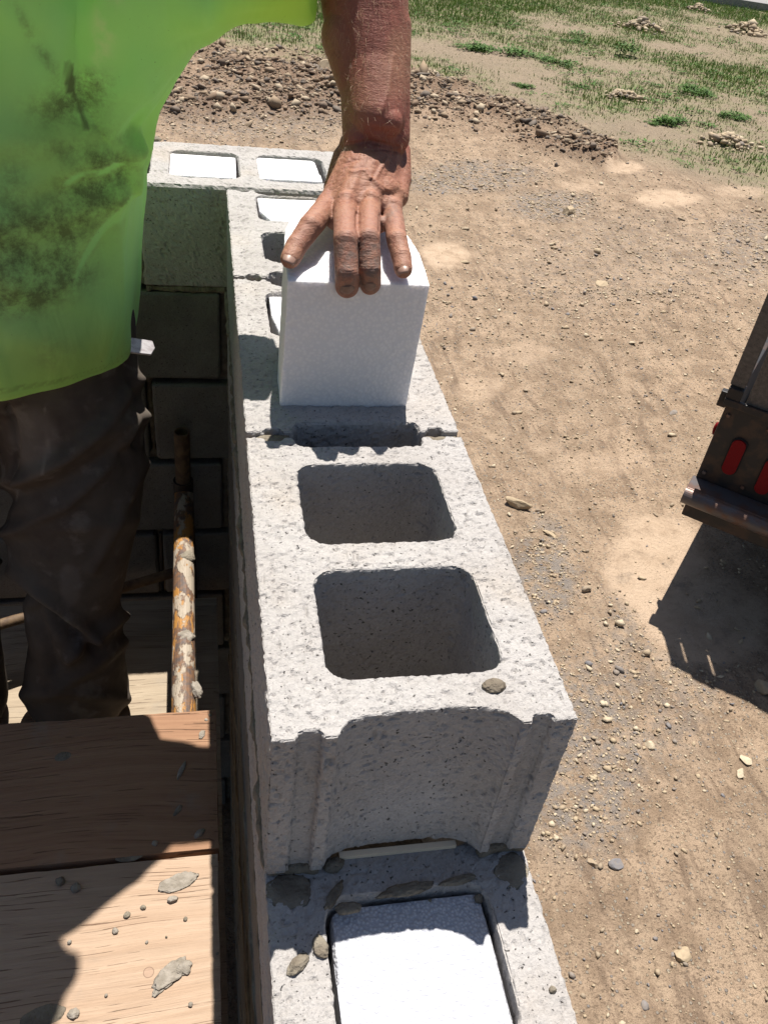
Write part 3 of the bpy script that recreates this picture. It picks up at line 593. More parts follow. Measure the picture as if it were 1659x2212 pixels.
# scaffold frame
root = empty('scaffold_frame', 'scaffold frame tube with flaking yellow paint under the planks', 'scaffold')
TX = -.088; TZ = -.6625; TR = .0205
def tube(name, p, q, r, mat=POLE, parent=root, n=24, hollow=False):
    b_ = B(); p, q = Vector(p), Vector(q)
    if hollow:
        R = (q-p).to_track_quat('Z', 'Y').to_matrix(); V = []
        for c_, rr in ((p, r), (q, r), (q, r*.8), (q-(q-p).normalized()*.05, r*.8)):
            V += [c_+R@Vector((rr*math.cos(2*math.pi*i/n), rr*math.sin(2*math.pi*i/n), 0)) for i in range(n)]
        F = []
        for l in range(3): F += [(l*n+i, l*n+(i+1) % n, (l+1)*n+(i+1) % n, (l+1)*n+i) for i in range(n)]
        F += [tuple(range(n))[::-1], tuple(range(3*n, 4*n))]; b_.add(V, F)
    else: b_.cone(p, q, r, r, n)
    return obj(name, b_.mesh(), mat, parent, smooth=False)
tube('top_tube', (TX+.006, -.55, TZ), (TX-.010, 1.165, TZ), TR)
tube('upright', (TX-.010, 1.150, -1.96), (TX-.010, 1.150, TZ+.012), TR, SHADEP); tube('upright', (TX+.006, -.52, -1.96), (TX+.006, -.52, TZ-.03), TR)
tube('coupling_pin', (TX-.010, 1.150, TZ), (TX-.008, 1.146, TZ+.165), .0165, SHADEP, hollow=True); tube('collar', (TX-.010, 1.150, TZ+.004), (TX-.010, 1.150, TZ+.035), .0215, mat=STEEL)
tube('lower_tube', (TX+.0, -.52, -.985), (TX-.010, 1.15, -.985), .0165)
p_ = on(292, 1262, 2, -.80); q_ = on(392, 1232, 2, -.80); d_ = (q_-p_); tube('brace_tube', tuple(p_-d_*6), tuple(q_+d_*.05), .011, SHADEP)
tube('lock_rod', tuple(on(348, 1150, 2, -.75)), tuple(on(352, 1275, 2, -.93)), .004, STEEL)
r2 = empty('scaffold_frame', 'second scaffold frame holding the hidden plank ends', 'scaffold')
tube('top_tube', (-1.6, -.55, TZ), (-1.6, 1.165, TZ), TR, parent=r2); tube('upright', (-1.6, 1.15, -1.96), (-1.6, 1.15, TZ), TR, parent=r2); tube('upright', (-1.6, -.52, -1.96), (-1.6, -.52, TZ), TR, parent=r2); tube('lower_tube', (-1.6, -.52, -.985), (-1.6, 1.15, -.985), .0165, parent=r2)
# mortar droppings
def blob(name, label, px_, py_, z, sx, sy, h, rot=0, seed=0, mat=MORTAR_DRY, group=None, rough=1., cat='mortar', parent=None, yaw=0):
    bm = bmesh.new(); bmesh.ops.create_icosphere(bm, subdivisions=4, radius=1); V = np.array([v.co[:] for v in bm.verts])
    V *= (1+.30*rough*fbm(V+seed*5.1, 1.7, 3)+.10*rough*fbm(V+seed, 6, 2))[:, None]; V[:, 2] = np.where(V[:, 2] < 0, V[:, 2]*.25, V[:, 2]); V *= [sx, sy, h]; V = V@np.array(Matrix.Rotation(rot, 3, 'Z')).T
    for v, c_ in zip(bm.verts, V): v.co = c_
    me = bpy.data.meshes.new(name); bm.to_mesh(me); bm.free(); o = obj(name, me, mat, parent, smooth=True); o.location = tuple(on(px_, py_, 2, z))
    if parent: return o
    return tag(o, label, cat, group)
ZP = -.6015
blob('mortar_splat', 'large dry grey mortar splat on the pale plank', 365, 2108, ZP, .025, .011, .003, .75, 1, rough=1.3)
blob('mortar_splat', 'smaller mortar lump joined to the large splat', 398, 2092, ZP, .010, .008, .004, .4, 22, rough=1.4)
blob('mortar_splat', 'flat grey mortar smear near the end of the pale plank', 385, 1905, ZP-.0004, .024, .012, .0008, .3, 2, rough=1.4)
blob('mortar_splat', 'brown mortar lump on the flat smear', 374, 1943, ZP, .007, .005, .005, .2, 3)
blob('mortar_splat', 'pale mortar lump near the plank end in sunlight', 437, 1587, -.600, .008, .005, .004, 1.2, 4)
blob('mortar_splat', 'dark oval wet mortar spot on the plank edge', 285, 1845, ZP-.0012, .021, .010, .0016, .2, 5, mat=MORTAR, rough=.4)
blob('mortar_splat', 'curved mortar crumb trail in the arm shadow', 393, 1664, -.6, .016, .004, .004, 1.2, 6)
blob('mortar_splat', 'dark crumb near the plank joint in shadow', 385, 1750, -.6, .010, .0035, .003, 1.0, 7, mat=MORTAR)
blob('mortar_splat', 'wet mortar patch at the bottom left corner', 95, 2195, ZP-.0012, .024, .012, .0016, .1, 8, rough=.6, mat=MORTAR)
blob('mortar_splat', 'pale crumb on the bottom left mortar patch', 160, 2190, ZP, .007, .006, .004, .1, 9)
blob('mortar_splat', 'dark spot on the brown plank in shadow', 137, 1635, -.6012, .014, .010, .0018, .1, 10, mat=MORTAR, rough=.4)
blob('mortar_splat', 'pair of small pale crumbs in the arm shadow', 432, 1800, -.6, .009, .005, .004, .6, 12)
for i, (x_, y_, s_) in enumerate([(336, 1822, .0045), (275, 1977, .0045), (250, 2011, .0042), (310, 1960, .0035), (151, 2035, .0028), (131, 1904, .0065), (165, 1918, .007), (401, 1985, .0028), (412, 2170, .003), (360, 2024, .0015), (318, 2035, .002), (455, 1545, .003), (446, 1555, .003), (470, 2060, .002), (230, 2150, .002)]):
    blob('mortar_crumb', 'small round mortar crumb lying on the planks', x_, y_, ZP if y_ > 1830 else -.6, s_, s_*.9, s_*.8, i, 30+i, mat=MORTAR if i % 2 else MORTAR_DRY, group='small mortar crumbs on the planks')
# droppings on the blocks
blob('mortar_pat', 'round brown mortar pat on top of the front block', 1067, 1482, .0005, .0105, .0068, .0048, .1, 41, mat=MORTAR, rough=.8)
blob('mortar_smear', 'wet dark mortar smear in front of the left block ear', 625, 1925, -.2045, .019, .017, .0016, .1, 60, mat=MORTAR, rough=1.2)
blob('mortar_smear', 'wet dark mortar smear in front of the right block ear', 1108, 1880, -.2045, .016, .017, .0016, .2, 61, mat=MORTAR, rough=1.2)
blob('mortar_lump', 'dark mortar lump beside the foam corner in the low cell', 752, 1962, -.202, .0115, .0055, .005, .0, 42, mat=MORTAR)
blob('mortar_lump', 'ragged mortar streak left of the low foam', 722, 1935, -.203, .014, .0042, .005, .9, 43, mat=MORTAR, rough=1.5)
blob('mortar_lump', 'mortar smear at the back edge of the low foam', 878, 1922, -.204, .024, .0055, .005, .1, 44, mat=MORTAR, rough=1.5)
blob('mortar_lump', 'thin mortar smear near the back right of the low foam', 990, 1903, -.204, .018, .004, .0035, .1, 45, mat=MORTAR, rough=1.4)
blob('mortar_lump', 'mortar lump under the left block ear', 722, 1870, -.203, .009, .007, .006, .3, 46, mat=MORTAR)
blob('mortar_lump', 'sunlit mortar lump on the left rim of the low cell', 692, 2045, -.203, .006, .010, .005, .3, 47, mat=MORTAR)
blob('mortar_lump', 'brown mortar crumb in sun on the lowest block', 645, 2083, -.203, .011, .0055, .005, .7, 48, mat=MORTAR)
blob('mortar_lump', 'small crumb on the right corner of the low foam', 1033, 1942, -.214, .004, .004, .004, .3, 49, mat=MORTAR)
blob('mortar_lump', 'tiny pebble on the right rim of the lowest block', 1193, 2138, -.203, .0035, .003, .003, .3, 50, mat=MORTAR)
blob('mortar_lump', 'speck of mortar in the middle of the low foam', 929, 2345-400, -.216, .0016, .0016, .0015, .3, 51, mat=MORTAR)
blob('mortar_lump', 'mortar crust standing on the top of the corner block', 335, 303, .0, .012, .008, .008, .3, 52, mat=MORTAR)
# mortar stuck to the tube belongs to the frame
for x_, y_, a_, b_s in ((405, 1205, .016, .015), (400, 1378, .017, .016), (425, 1490, .009, .018)):
    o = blob('mortar_cake', '', x_, y_, TZ+.012, a_, b_s, .011, .3, int(x_), mat=MORTAR_DRY if y_ != 1205 else MORTAR, parent=root)

# ================================================================== TRAILER
c0 = on(1470, 1078, 2, -1.43); c1 = on(1657, 1154, 2, -1.43); tv = (c1-c0); tv /= np.linalg.norm(tv); bv = np.array([-tv[1], tv[0], 0]); bv = bv if bv[1] > 0 else -bv
TM = Matrix(((tv[0], bv[0], 0, c0[0]), (tv[1], bv[1], 0, c0[1]), (0, 0, 1, -1.43), (0, 0, 0, 1)))
tr = empty('trailer', 'dark steel trailer rear corner with two red oval lights', 'trailer')
def tb(name, a, b__, mat=STEEL, parent=tr, bev=.004):
    me = B().box(a, b__).mesh(); bevel(me, bev); me.transform(TM); return obj(name, me, mat, parent)
# bumper: rounded nose plus a flat top flange
me = B().cone((0, .035, .005), (2.0, .035, .005), .036, .036, 28).mesh(); me.transform(TM); obj('bumper_tube', me, WORN, tr, smooth=False)
tb('bumper_plate', (0, .03, .030), (2.0, .135, .043), WORN); tb('under_channel', (.02, .05, -.10), (2.0, .14, -.022)); tb('rear_beam', (.0, .125, -.07), (2.0, .155, .032))
tb('rear_panel', (.012, .125, .043), (2.0, .150, .40)); tb('side_panel', (.012, .150, -.06), (.040, 3.0, .40)); tb('deck', (.045, .15, .02), (1.96, 3.0, .06))
tb('gate_post', (.0, .105, .40), (.055, .165, .47)); tb('gate_board', (.075, .118, .41), (.17, .150, 1.05), GREYWOOD); tb('gate_board', (-.004, .120, .475), (.052, .160, .95), GREYWOOD); tb('gate_board', (.19, .118, .41), (.60, .150, 1.0), STEEL)
tb('gate_rail', (.0, .100, .395), (2.0, .118, .425)); tb('hinge', (-.022, .118, .375), (.012, .150, .44)); tb('lit_board_top', (-.006, .112, .952), (.20, .168, .985), PALEMETAL)  # pale cap puts sunlight on the board top into its colour
tb('gate_board', (.62, .118, .41), (1.9, .150, .82), STEEL)
def oval(cx, cz, parent=tr):
    n = 28; pts = []
    for i in range(n):
        a = 2*math.pi*i/n; pts.append((.027*math.cos(a), .052*(1 if math.sin(a) > 0 else -1)+.027*math.sin(a)))
    for nm, k_, y0, y1, mt in (('light_gasket', 1.16, .118, .125, RUBBER), ('red_lens', 1., .110, .121, LENS)):
        V = [(cx+x*k_, y1, cz+z*(k_ if k_ == 1 else 1.06)) for x, z in pts]+[(cx+x*k_, y0, cz+z*(k_ if k_ == 1 else 1.06)) for x, z in pts]
        F = [tuple(range(n, 2*n))]+[(i, (i+1) % n, n+(i+1) % n, n+i) for i in range(n)]; me = mesh_np('l', V, F); bm = bmesh.new(); bm.from_mesh(me); bmesh.ops.recalc_face_normals(bm, faces=bm.faces); bm.to_mesh(me); bm.free()
        me.transform(TM)
        if nm == 'light_gasket': gk = obj('tail_light', me, mt, parent)
        else: obj(nm, me, mt, gk)
oval(.115, .195); oval(.255, .165)
for x_, z_ in ((.035, .08), (.035, .35), (.19, .08), (.19, .35), (.33, .08), (.33, .35)):
    me = B().cone((x_, .126, z_), (x_, .117, z_), .008, .0075, 6).mesh(); me.transform(TM); obj('bolt', me, WORN, tr)
me = B().ball((.005, .20, .24), .018, 14, (.5, 1, 1.6)).mesh(); me.transform(TM); obj('side_marker', me, LENS, tr, smooth=True)
for y_ in (1.4, 2.2):
    me = B().cone((.22, y_+.8, -.28), (.42, y_+.8, -.28), .24, .24, 36).mesh(); bevel(me, .02); me.transform(TM); wl = obj('wheel', me, RUBBER, tr); me = B().cone((.20, y_+.8, -.28), (.225, y_+.8, -.28), .13, .13, 24).mesh(); me.transform(TM); obj('rim', me, WORN, wl)
# unseen bundle added over the trailer to cast the jagged ground shadow
def local(x, y, z): return tuple(TM @ Vector((x, y, z)))
# added bundle over the tail, shaped for its shadow (mostly out of view)
b_ = B(); b_.chain([(local(.75, .25, .35), .10), (local(1.0, .25, .75), .16), (local(1.4, .3, .95), .2)]); b_.chain([(local(.9, .1, .2), .06), (local(1.1, -.12, .35), .05)])
me = remesh(b_.mesh(), .02, 3); V = co(me); N = nor(me); setco(me, V+N*(fbm(V, 6, 4)*.05)[:, None]); tag(obj('shadow_bundle', me, STEEL, smooth=True), 'unseen bundle added on the trailer tail to cast a jagged shadow', 'shadow_bundle')

# ================================================================== WORKER
W = empty('person', 'worker in a dirty lime green T-shirt pressing a foam piece with one hand', 'person')
def at(px_, py_, z): return tuple(on(px_, py_, 2, z))
# ---- forearm and hand
wrist = at(808, 318, .247); 
el_ = (.128, .712, .480)
fa = [(wrist, .030), (tuple(on(812, 250, 1, .607)), .0335), (tuple(on(806, 150, 1, .642)), .0385), (tuple(on(792, 40, 1, .675)), .0470), (tuple(on(786, -20, 1, .690)), .049), ((.126, .712, .45), .047), (el_, .042)]
b_ = B(); b_.chain(fa, 24)
# wrist breadth: a second strand
b_.chain([(at(773, 318, .247), .0215), (at(842, 318, .245), .0215)], 20); b_.chain([(at(846, 296, .262), .021), (tuple(on(838, 200, 1, .626)), .025), (tuple(on(823, 60, 1, .668)), .034)], 20)
b_.chain([(at(777, 300, .26), .019), (tuple(on(780, 200, 1, .626)), .023), (tuple(on(760, 80, 1, .663)), .034)], 20)
b_.ball(at(838, 262, .283), .0165, 16)
K = {'index': at(712, 437, .209), 'middle': at(746, 443, .215), 'ring': at(799, 441, .215), 'little': at(846, 455, .206)}
Wp = {'index': at(765, 345, .240), 'middle': at(790, 340, .245), 'ring': at(820, 340, .244), 'little': at(848, 345, .236)}
for k_ in K: b_.chain([(Wp[k_], .0165), (K[k_], .0118)], 16)
for a_, c_ in (('index', 'middle'), ('middle', 'ring'), ('ring', 'little')):
    pa = (np.array(K[a_])+np.array(K[c_]))/2; qa = (np.array(Wp[a_])+np.array(Wp[c_]))/2; b_.chain([(tuple(qa), .0185), (tuple((pa*.5+qa*.5)+[0, 0, .0005]), .0155), (tuple((pa*.93+qa*.07)-[0, 0, .0022]), .0118)], 16)
b_.ball(at(798, 395, .2235), .021, 20, (1.75, 1.7, .78)); b_.ball(at(790, 422, .2155), .0170, 20, (2.1, 1.1, .75)); b_.ball(at(815, 352, .236), .020, 20, (1.5, 1.2, .8))
b_.chain([(at(862, 380, .224), .0140), (at(858, 425, .214), .0130)], 16)          # ulnar edge
b_.chain([(at(856, 330, .24), .017), (at(864, 390, .222), .0135)], 16)
b_.chain([(at(752, 345, .233), .0185), (at(722, 405, .208), .0125)], 16)
for k_, r_ in (('middle', .0105), ('ring', .0105), ('little', .0095)): b_.ball(tuple(np.array(K[k_])+[0, -.001, .0052]), r_, 16)
FG = {
 'index':  [(K['index'], .0128), (at(670, 491, .2015), .0124), (at(641, 531, .189), .0113), (at(627, 559, .1815), .0102)],
 'middle': [(K['middle'], .0126), (at(746, 521, .2045), .0124), (at(749, 590, .1795), .0119), (at(750, 618, .161), .0125)],
 'ring':   [(K['ring'], .0124), (at(796, 516, .2040), .0121), (at(799, 583, .1795), .0117), (at(799, 612, .1615), .0118)],
 'little': [(K['little'], .0116), (at(858, 520, .197), .0112), (at(867, 556, .187), .0106), (at(871, 581, .1805), .0097)]}
for x_, y_ in ((724, 478), (772, 470), (818, 484)): b_.ball(at(x_, y_, .1995), .0100, 14)
for k_, ch_ in FG.items():
    b_.chain(ch_, 16)
    for j_ in (1, 2): b_.ball(tuple(np.array(ch_[j_][0])+[0, -.0005, .0008]), ch_[j_][1]*1.02, 14)
# thumb grips the back face of the foam, hidden behind it
b_.chain([(at(752, 360, .225), .017), ((.105, .600, .190), .0125), ((.088, .597, .150), .0115), ((.080, .593, .128), .0095)], 14)
me = remesh(b_.mesh(), .00125, 12, .6); V = co(me); N = nor(me)
px, py = pix(V)
top = ss(-.1, .5, N@(-CF))
D = fbm(V, 55, 3)*.0006
hand = ss(300, 340, py)
# tendons and veins on the back of the hand
for pts, h_, w0 in [([(790, 340), (746, 440)], .0004, 7), ([(812, 340), (799, 440)], .0004, 7), ([(835, 345), (846, 450)], .0004, 7), ([(770, 350), (712, 436)], .0004, 7),
    ([(835, 345), (818, 372), (808, 392), (826, 412)], .0017, 4), ([(760, 372), (790, 368), (800, 385)], .0013, 4), ([(800, 385), (838, 410)], .0012, 4), ([(820, 250), (838, 200), (850, 120)], .0009, 5),
    ([(752, 312), (800, 305), (860, 318)], -.0016, 4), ([(765, 328), (830, 322), (868, 330)], -.0010, 3), ([(815, 285), (860, 290)], -.0018, 8), ([(745, 352), (775, 345)], -.001, 3),
    ([(772, 462), (772, 490)], -.0020, 4), ([(822, 465), (822, 500)], -.0020, 4)]:
    D += top*h_*np.exp(-(segd(px, py, pts)/w0)**2)
cr = 1-np.abs(fbm(V*[1, 2.2, 2.6]+7, 75, 3)); D -= top*hand*.0005*ss(.85, 1., cr)*(1-.5*ss(425, 450, py)); D += top*hand*fbm(V*[1, 1.8, 2], 170, 2)*.0002
red = ss(.0, .8, .5+fbm(V, 18, 3))*(1-hand)*.9; dirt = np.zeros(len(V)); palew = np.zeros(len(V))
red += .6*np.exp(-((py-300)/26)**2)
for k_, ch_ in FG.items():
    J = [np.array(c_[0]) for c_ in ch_]
    for j_ in (0, 1, 2):
        ax = J[min(j_+1, 3)]-J[max(j_-1, 0)]; ax /= np.linalg.norm(ax); q = V-J[j_]; s_ = q@ax; rad = np.linalg.norm(q-np.outer(s_, ax), axis=1)
        near = np.exp(-(s_/(.0062 if j_ else .007))**2)*(rad < .017)*top
        D += near*np.cos(s_*2*np.pi/.0026+1.2*fbm(V, 140, 2))*(.0003 if j_ else .00015); palew = np.maximum(palew, near*(.38 if j_ else .25)); red = np.maximum(red, near*.3*(j_ == 0))
    q = V-J[2]; ax = J[2]-J[1]; ax /= np.linalg.norm(ax); s_ = q@ax; rad = np.linalg.norm(q-np.outer(s_, ax), axis=1)
    if k_ in ('middle', 'ring'):
        dirt = np.maximum(dirt, ((rad < .016)&(s_ > -.048))*ss(-.046, -.020, s_)*.9*top)
dirt = np.maximum(dirt, .7*np.exp(-(segd(px, py, [(838, 470), (850, 450)])/14)**2)); palew = np.maximum(palew, .25*ss(430, 470, py))
setco(me, V+N*D[:, None]); hand_me = me; Vh = V
for n_, a_ in (('red', np.clip(red, 0, 1)), ('dirt', dirt), ('pale', palew)): attr(me, n_, a_)
armo = obj('arm_tmp', me, SKIN, smooth=True)
# ---- rest of the body (mostly under clothes)
b_ = B()
SH = (-.165, .765, .455)
b_.chain([(el_, .043), ((.03, .705, .455), .050), (SH, .058)], 16)
b_.chain([((-.53, .80, .455), .058), ((-.64, .74, .22), .046), ((-.62, .60, .02), .04), ((-.60, .54, -.08), .03)], 14)
b_.chain([((-.34, .84, .05), .13), ((-.34, .82, .30), .15), ((-.34, .79, .44), .12)], 16); b_.chain([((-.33, .75, .46), .075), ((-.25, .62, .60), .060)], 14)
HD = np.array((-.190, .545, .715)); hd = lambda x, y, z: tuple(HD+(x, y, z))
b_.ball(tuple(HD), .083, 20, (.95, 1.15, 1.25)); b_.ball(hd(.01, -.06, -.055), .045, 16); b_.chain([(hd(.02, -.095, -.005), .012), (hd(.028, -.108, -.03), .014)], 10); b_.chain([(hd(-.012, -.092, -.062), .010), (hd(.036, -.092, -.062), .010)], 8)
for s_ in (-1, 1): b_.ball(hd(s_*.082, .015, -.01), .022, 12, (.4, 1, 1.4))
for i_ in range(4): b_.chain([((-.615+i_*.016, .53, -.10), .010), ((-.62+i_*.019, .505, -.155), .009), ((-.612+i_*.018, .52, -.18), .008)], 8)
b_.chain([((-.575, .54, -.10), .011), ((-.555, .51, -.14), .010)], 8)
for x_, lx, kx in ((-.265, -.305, 0), (-.45, -.53, 0)):
    b_.chain([((x_, .83, .0), .09), (((x_+lx)/2, .80, -.47), .055), ((lx, .80, -.88), .035)], 12)
me2 = remesh(b_.mesh(), .007, 4)
bm = bmesh.new(); bm.from_mesh(me2); bm.verts.ensure_lookup_table(); me2.update()
for n_ in ('red', 'dirt', 'pale'): attr(me2, n_, np.zeros(len(me2.vertices)))
bm.free(); b2 = obj('body_tmp', me2, SKIN, smooth=True)
# join: one body mesh
bm = bmesh.new(); bm.from_mesh(hand_me); bm.from_mesh(me2); me = bpy.data.meshes.new('body'); bm.to_mesh(me); bm.free(); me.materials.append(SKIN)
bpy.data.objects.remove(armo); bpy.data.objects.remove(b2); body = obj('body', me, SKIN, W, smooth=True)
# hair, eyes
me = remesh(B().ball(hd(-.003, .008, .022), .088, 20, (.95, 1.12, 1.2)).mesh(), .006, 1); V = co(me); k_ = (V[:, 1]-HD[1])+(.9*(V[:, 2]-HD[2])) > -.025
V = np.where(k_[:, None], V, (V-HD)*.7+HD); setco(me, V); obj('hair', me, HEADHAIR, W, smooth=True)
for s_ in (-1, 1): obj('eye', B().ball(hd(.01+s_*.03, -.089, .0), .011, 12).mesh(), NAIL, W, smooth=True)
# nails
def nail(c_, fw, up, wd, ln, mt):
    fw = Vector(fw).normalized(); up = (Vector(up)-fw*Vector(up).dot(fw)).normalized(); sd = fw.cross(up); V = []; n_ = 9; m__ = 7
    for j in range(m__):
        for i in range(n_):
            u = -1+2*i/(n_-1); v = -1+2*j/(m__-1); k = (1-.25*max(0, v)**3*abs(u)) * (1-.3*max(0, -v)**2)
            V.append(Vector(c_)+sd*u*wd*k+fw*v*ln*(1-.18*u*u)+up*(-.0026*u*u-.0012*v*v*(v > 0)+.0006))
    F = [(j*n_+i, j*n_+i+1, (j+1)*n_+i+1, (j+1)*n_+i) for j in range(m__-1) for i in range(n_-1)]; me = mesh_np('nail', V, F); o = obj('fingernail', me, mt, body, smooth=True)
    s = o.modifiers.new('s', 'SOLIDIFY'); s.thickness = .0008; s.offset = 0
def nail_on(px_, py_, r_px, key, wd, ln, tilt=None):
    # first hit of the sight line on the finger surface
    from mathutils.bvhtree import BVHTree
    global _bvh
    d = Vector(ray(px_, py_)).normalized(); h = _bvh.ray_cast(Vector(CP), d)
    if h[0] is None: return
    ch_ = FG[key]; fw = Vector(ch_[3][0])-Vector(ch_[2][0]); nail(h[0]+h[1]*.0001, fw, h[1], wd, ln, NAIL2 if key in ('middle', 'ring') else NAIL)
from mathutils.bvhtree import BVHTree
_bvh = BVHTree.FromPolygons([tuple(v) for v in co(hand_me)], [tuple(p.vertices) for p in hand_me.polygons])
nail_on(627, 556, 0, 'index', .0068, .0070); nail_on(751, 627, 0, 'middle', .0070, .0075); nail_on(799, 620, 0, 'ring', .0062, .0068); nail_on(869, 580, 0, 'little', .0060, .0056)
# arm hair: fine curved strands
Vh_, Nh = Vh, None
hm = hand_me; Nn = nor(hm); Vv = co(hm); px, py = pix(Vv); cand = np.where((py < 425) & (py > -60) & (Nn@(-CF) > -.15))[0]; pick = rng.choice(cand, 900)
pick = pick[rng.uniform(0, 1, len(pick)) < np.interp(py[pick], [0, 300, 425], [1, .85, .18])]
Vs = []; Fs = []; k = 0; cd = np.array([.25, -.25, -1.])
for i in pick:
    p = Vv[i]; n_ = Nn[i]; dwn = cd-n_*(cd@n_)+rng.normal(0, .45, 3); dwn /= np.linalg.norm(dwn); L_ = rng.uniform(.006, .014); sd = np.cross(dwn, n_); sd = sd/max(1e-6, np.linalg.norm(sd))*.00008
    a_, b__, c__ = p, p+dwn*L_*.45+n_*L_*.28, p+dwn*L_+n_*L_*.30
    up_ = n_*.00008
    Vs += [a_-sd, a_+sd, a_+up_, b__-sd, b__+sd, b__+up_, c__]; Fs += [(k, k+1, k+4, k+3), (k+1, k+2, k+5, k+4), (k+2, k, k+3, k+5), (k+3, k+4, k+6), (k+4, k+5, k+6), (k+5, k+3, k+6)]; k += 7
obj('arm_hair', mesh_np('arm_hair', Vs, Fs), HAIR, body)

# ---- shirt
b_ = B()
def rings(secs, n=40):
    V = []; F = []
    for z, cx, cy, rx, ry in secs:
        for i in range(n):
            a = 2*math.pi*i/n; V.append((cx+rx*math.copysign(abs(math.cos(a))**.85, math.cos(a)), cy+ry*math.copysign(abs(math.sin(a))**.85, math.sin(a)), z))
    for j in range(len(secs)-1):
        for i in range(n): F.append((j*n+i, j*n+(i+1) % n, (j+1)*n+(i+1) % n, (j+1)*n+i))
    F += [tuple(range(n))[::-1], tuple(range((len(secs)-1)*n, len(secs)*n))]; return V, F
b_.add(*rings([(-.120, -.345, .845, .200, .185), (-.085, -.345, .845, .208, .195), (0, -.345, .845, .218, .205), (.08, -.345, .842, .226, .205), (.16, -.345, .835, .232, .195), (.24, -.345, .825, .240, .185), (.32, -.345, .805, .240, .180), (.42, -.335, .755, .225, .160), (.50, -.30, .715, .17, .135), (.53, -.28, .69, .11, .11)]))
b_.chain([((-.20, .80, .14), .085), ((-.17, .775, .265), .085), ((-.10, .710, .374), .076), ((-.01, .697, .419), .073), ((.058, .694, .426), .072)], 24)
b_.chain([(SH, .085), ((-.05, .705, .450), .072), ((.060, .694, .430), .072)], 24); b_.chain([((-.06, .675, .50), .06), ((-.15, .62, .56), .065), ((-.24, .62, .57), .07)], 20)
b_.chain([((-.5, .80, .40), .09), ((-.57, .775, .33), .085)], 20)
me = remesh(b_.mesh(), .0045, 14, .6)
V = co(me); # trim the rounded sleeve end to a hem
ax = np.array([.120, -.010, .012]); ax /= np.linalg.norm(ax); tip = np.array([.060, .694, .430]); t_ = (V-tip)@ax; m_ = (t_ > .010) & (V[:, 0] > -.05)
V[m_] -= np.outer(t_[m_]-.010-.10*(t_[m_]-.010), ax); setco(me, V); V = co(me); N = nor(me); px, py = pix(V)
rid = 1-np.abs(fbm(V*[1, 1, .33]+[0, 0, 3], 11, 2))*2.2; rid2 = 1-np.abs(fbm((V@np.array([[1, 0, .7], [0, 1, 0], [-.7, 0, 1]]))*[1, 1, .4], 16, 2))*2.2
D = fbm(V, 5, 3)*.010+fbm(V+2, 13, 2)*.0035+np.maximum(rid, 0)**2*.010*ss(-.3, .3, fbm(V+11, 4, 2))+np.maximum(rid2, 0)**2*.006*ss(-.1, .4, fbm(V+15, 5, 2))
D += .004*np.sin(V[:, 0]*48+V[:, 2]*14+5*fbm(V, 3, 2))*ss(.22, -.05, V[:, 2])*ss(-.4, .2, fbm(V+6, 6, 2))
wq = 6*fbm(V+9, 9, 2); qx, qy = px+wq*2, py+wq*2
for pts, h_, w0, w1 in [([(352, 240), (300, 285), (230, 325), (150, 362), (60, 395)], .016, 9, 40), ([(330, 300), (285, 372), (235, 440), (190, 520), (150, 600)], .014, 9, 34), ([(318, 345), (300, 440), (278, 560), (255, 690)], .008, 10, 30),
    ([(0, 300), (90, 300), (180, 285), (240, 255)], .007, 22, 30), ([(335, 210), (280, 240), (200, 262), (110, 290)], .008, 10, 26), ([(322, 318), (270, 385), (210, 430), (120, 480)], .007, 9, 24), ([(312, 400), (290, 520), (240, 600)], .006, 9, 24), ([(360, 190), (300, 180), (230, 200)], .006, 12, 22), ([(448, -20), (435, 30), (440, 66), (475, 96)], .012, 9, 22), ([(400, -20), (395, 60), (360, 140)], .006, 18, 24), ([(520, 14), (600, 28), (665, 22)], .004, 14, 18),
    ([(0, 480), (80, 470), (160, 440)], .006, 24, 30), ([(0, 590), (120, 630), (250, 660)], .006, 24, 30), ([(40, 720), (160, 735), (270, 700)], .006, 20, 28), ([(232, -20), (225, 60), (205, 150)], .009, 20, 20), ([(150, 30), (110, 150), (95, 300)], .006, 22, 30), ([(60, -20), (40, 120), (30, 240)], .006, 20, 26)]:
    dd = segd(qx, qy, pts)
    best = np.full(len(V), 1e9); sg = np.zeros(len(V))     # side of the fold: steep on one side, gentle on the other
    for (x0, y0), (x1, y1) in zip(pts[:-1], pts[1:]):
        t = np.clip(((qx-x0)*(x1-x0)+(qy-y0)*(y1-y0))/((x1-x0)**2+(y1-y0)**2), 0, 1); d1 = np.hypot(qx-x0-t*(x1-x0), qy-y0-t*(y1-y0)); u = d1 < best
        sg = np.where(u, np.sign((x1-x0)*(qy-y0)-(y1-y0)*(qx-x0)), sg); best = np.minimum(best, d1)
    al = 1-ss(0, 1, np.clip(segd(qx, qy, [pts[0], pts[0]+np.array([1e-3, 0])])/(1.25*math.hypot(pts[-1][0]-pts[0][0], pts[-1][1]-pts[0][1])), 0, 1))*.8
    D += 1.7*h_*al*np.where(sg > 0, np.exp(-(dd/(w1*1.3))**2), np.exp(-(dd/(w0*2.1+3))**2))*ss(0, .3, N@(-CF))
V = V+N*D[:, None]; V[:, 0] -= .007*ss(.30, .20, V[:, 2]); setco(me, V)
bm = bmesh.new(); bm.from_mesh(me)
for _ in range(5): bmesh.ops.smooth_vert(bm, verts=bm.verts, factor=.5, use_axis_x=True, use_axis_y=True, use_axis_z=True)
bm.to_mesh(me); bm.free(); V = co(me)
def spot(x, y, a, b__, s=1, rot=0.):
    c_, s_ = math.cos(rot), math.sin(rot); u = ((px-x)*c_+(py-y)*s_)/a; v = (-(px-x)*s_+(py-y)*c_)/b__; return s*np.exp(-(u*u+v*v))
fr = ss(0, .25, nor(me)@(-CF))
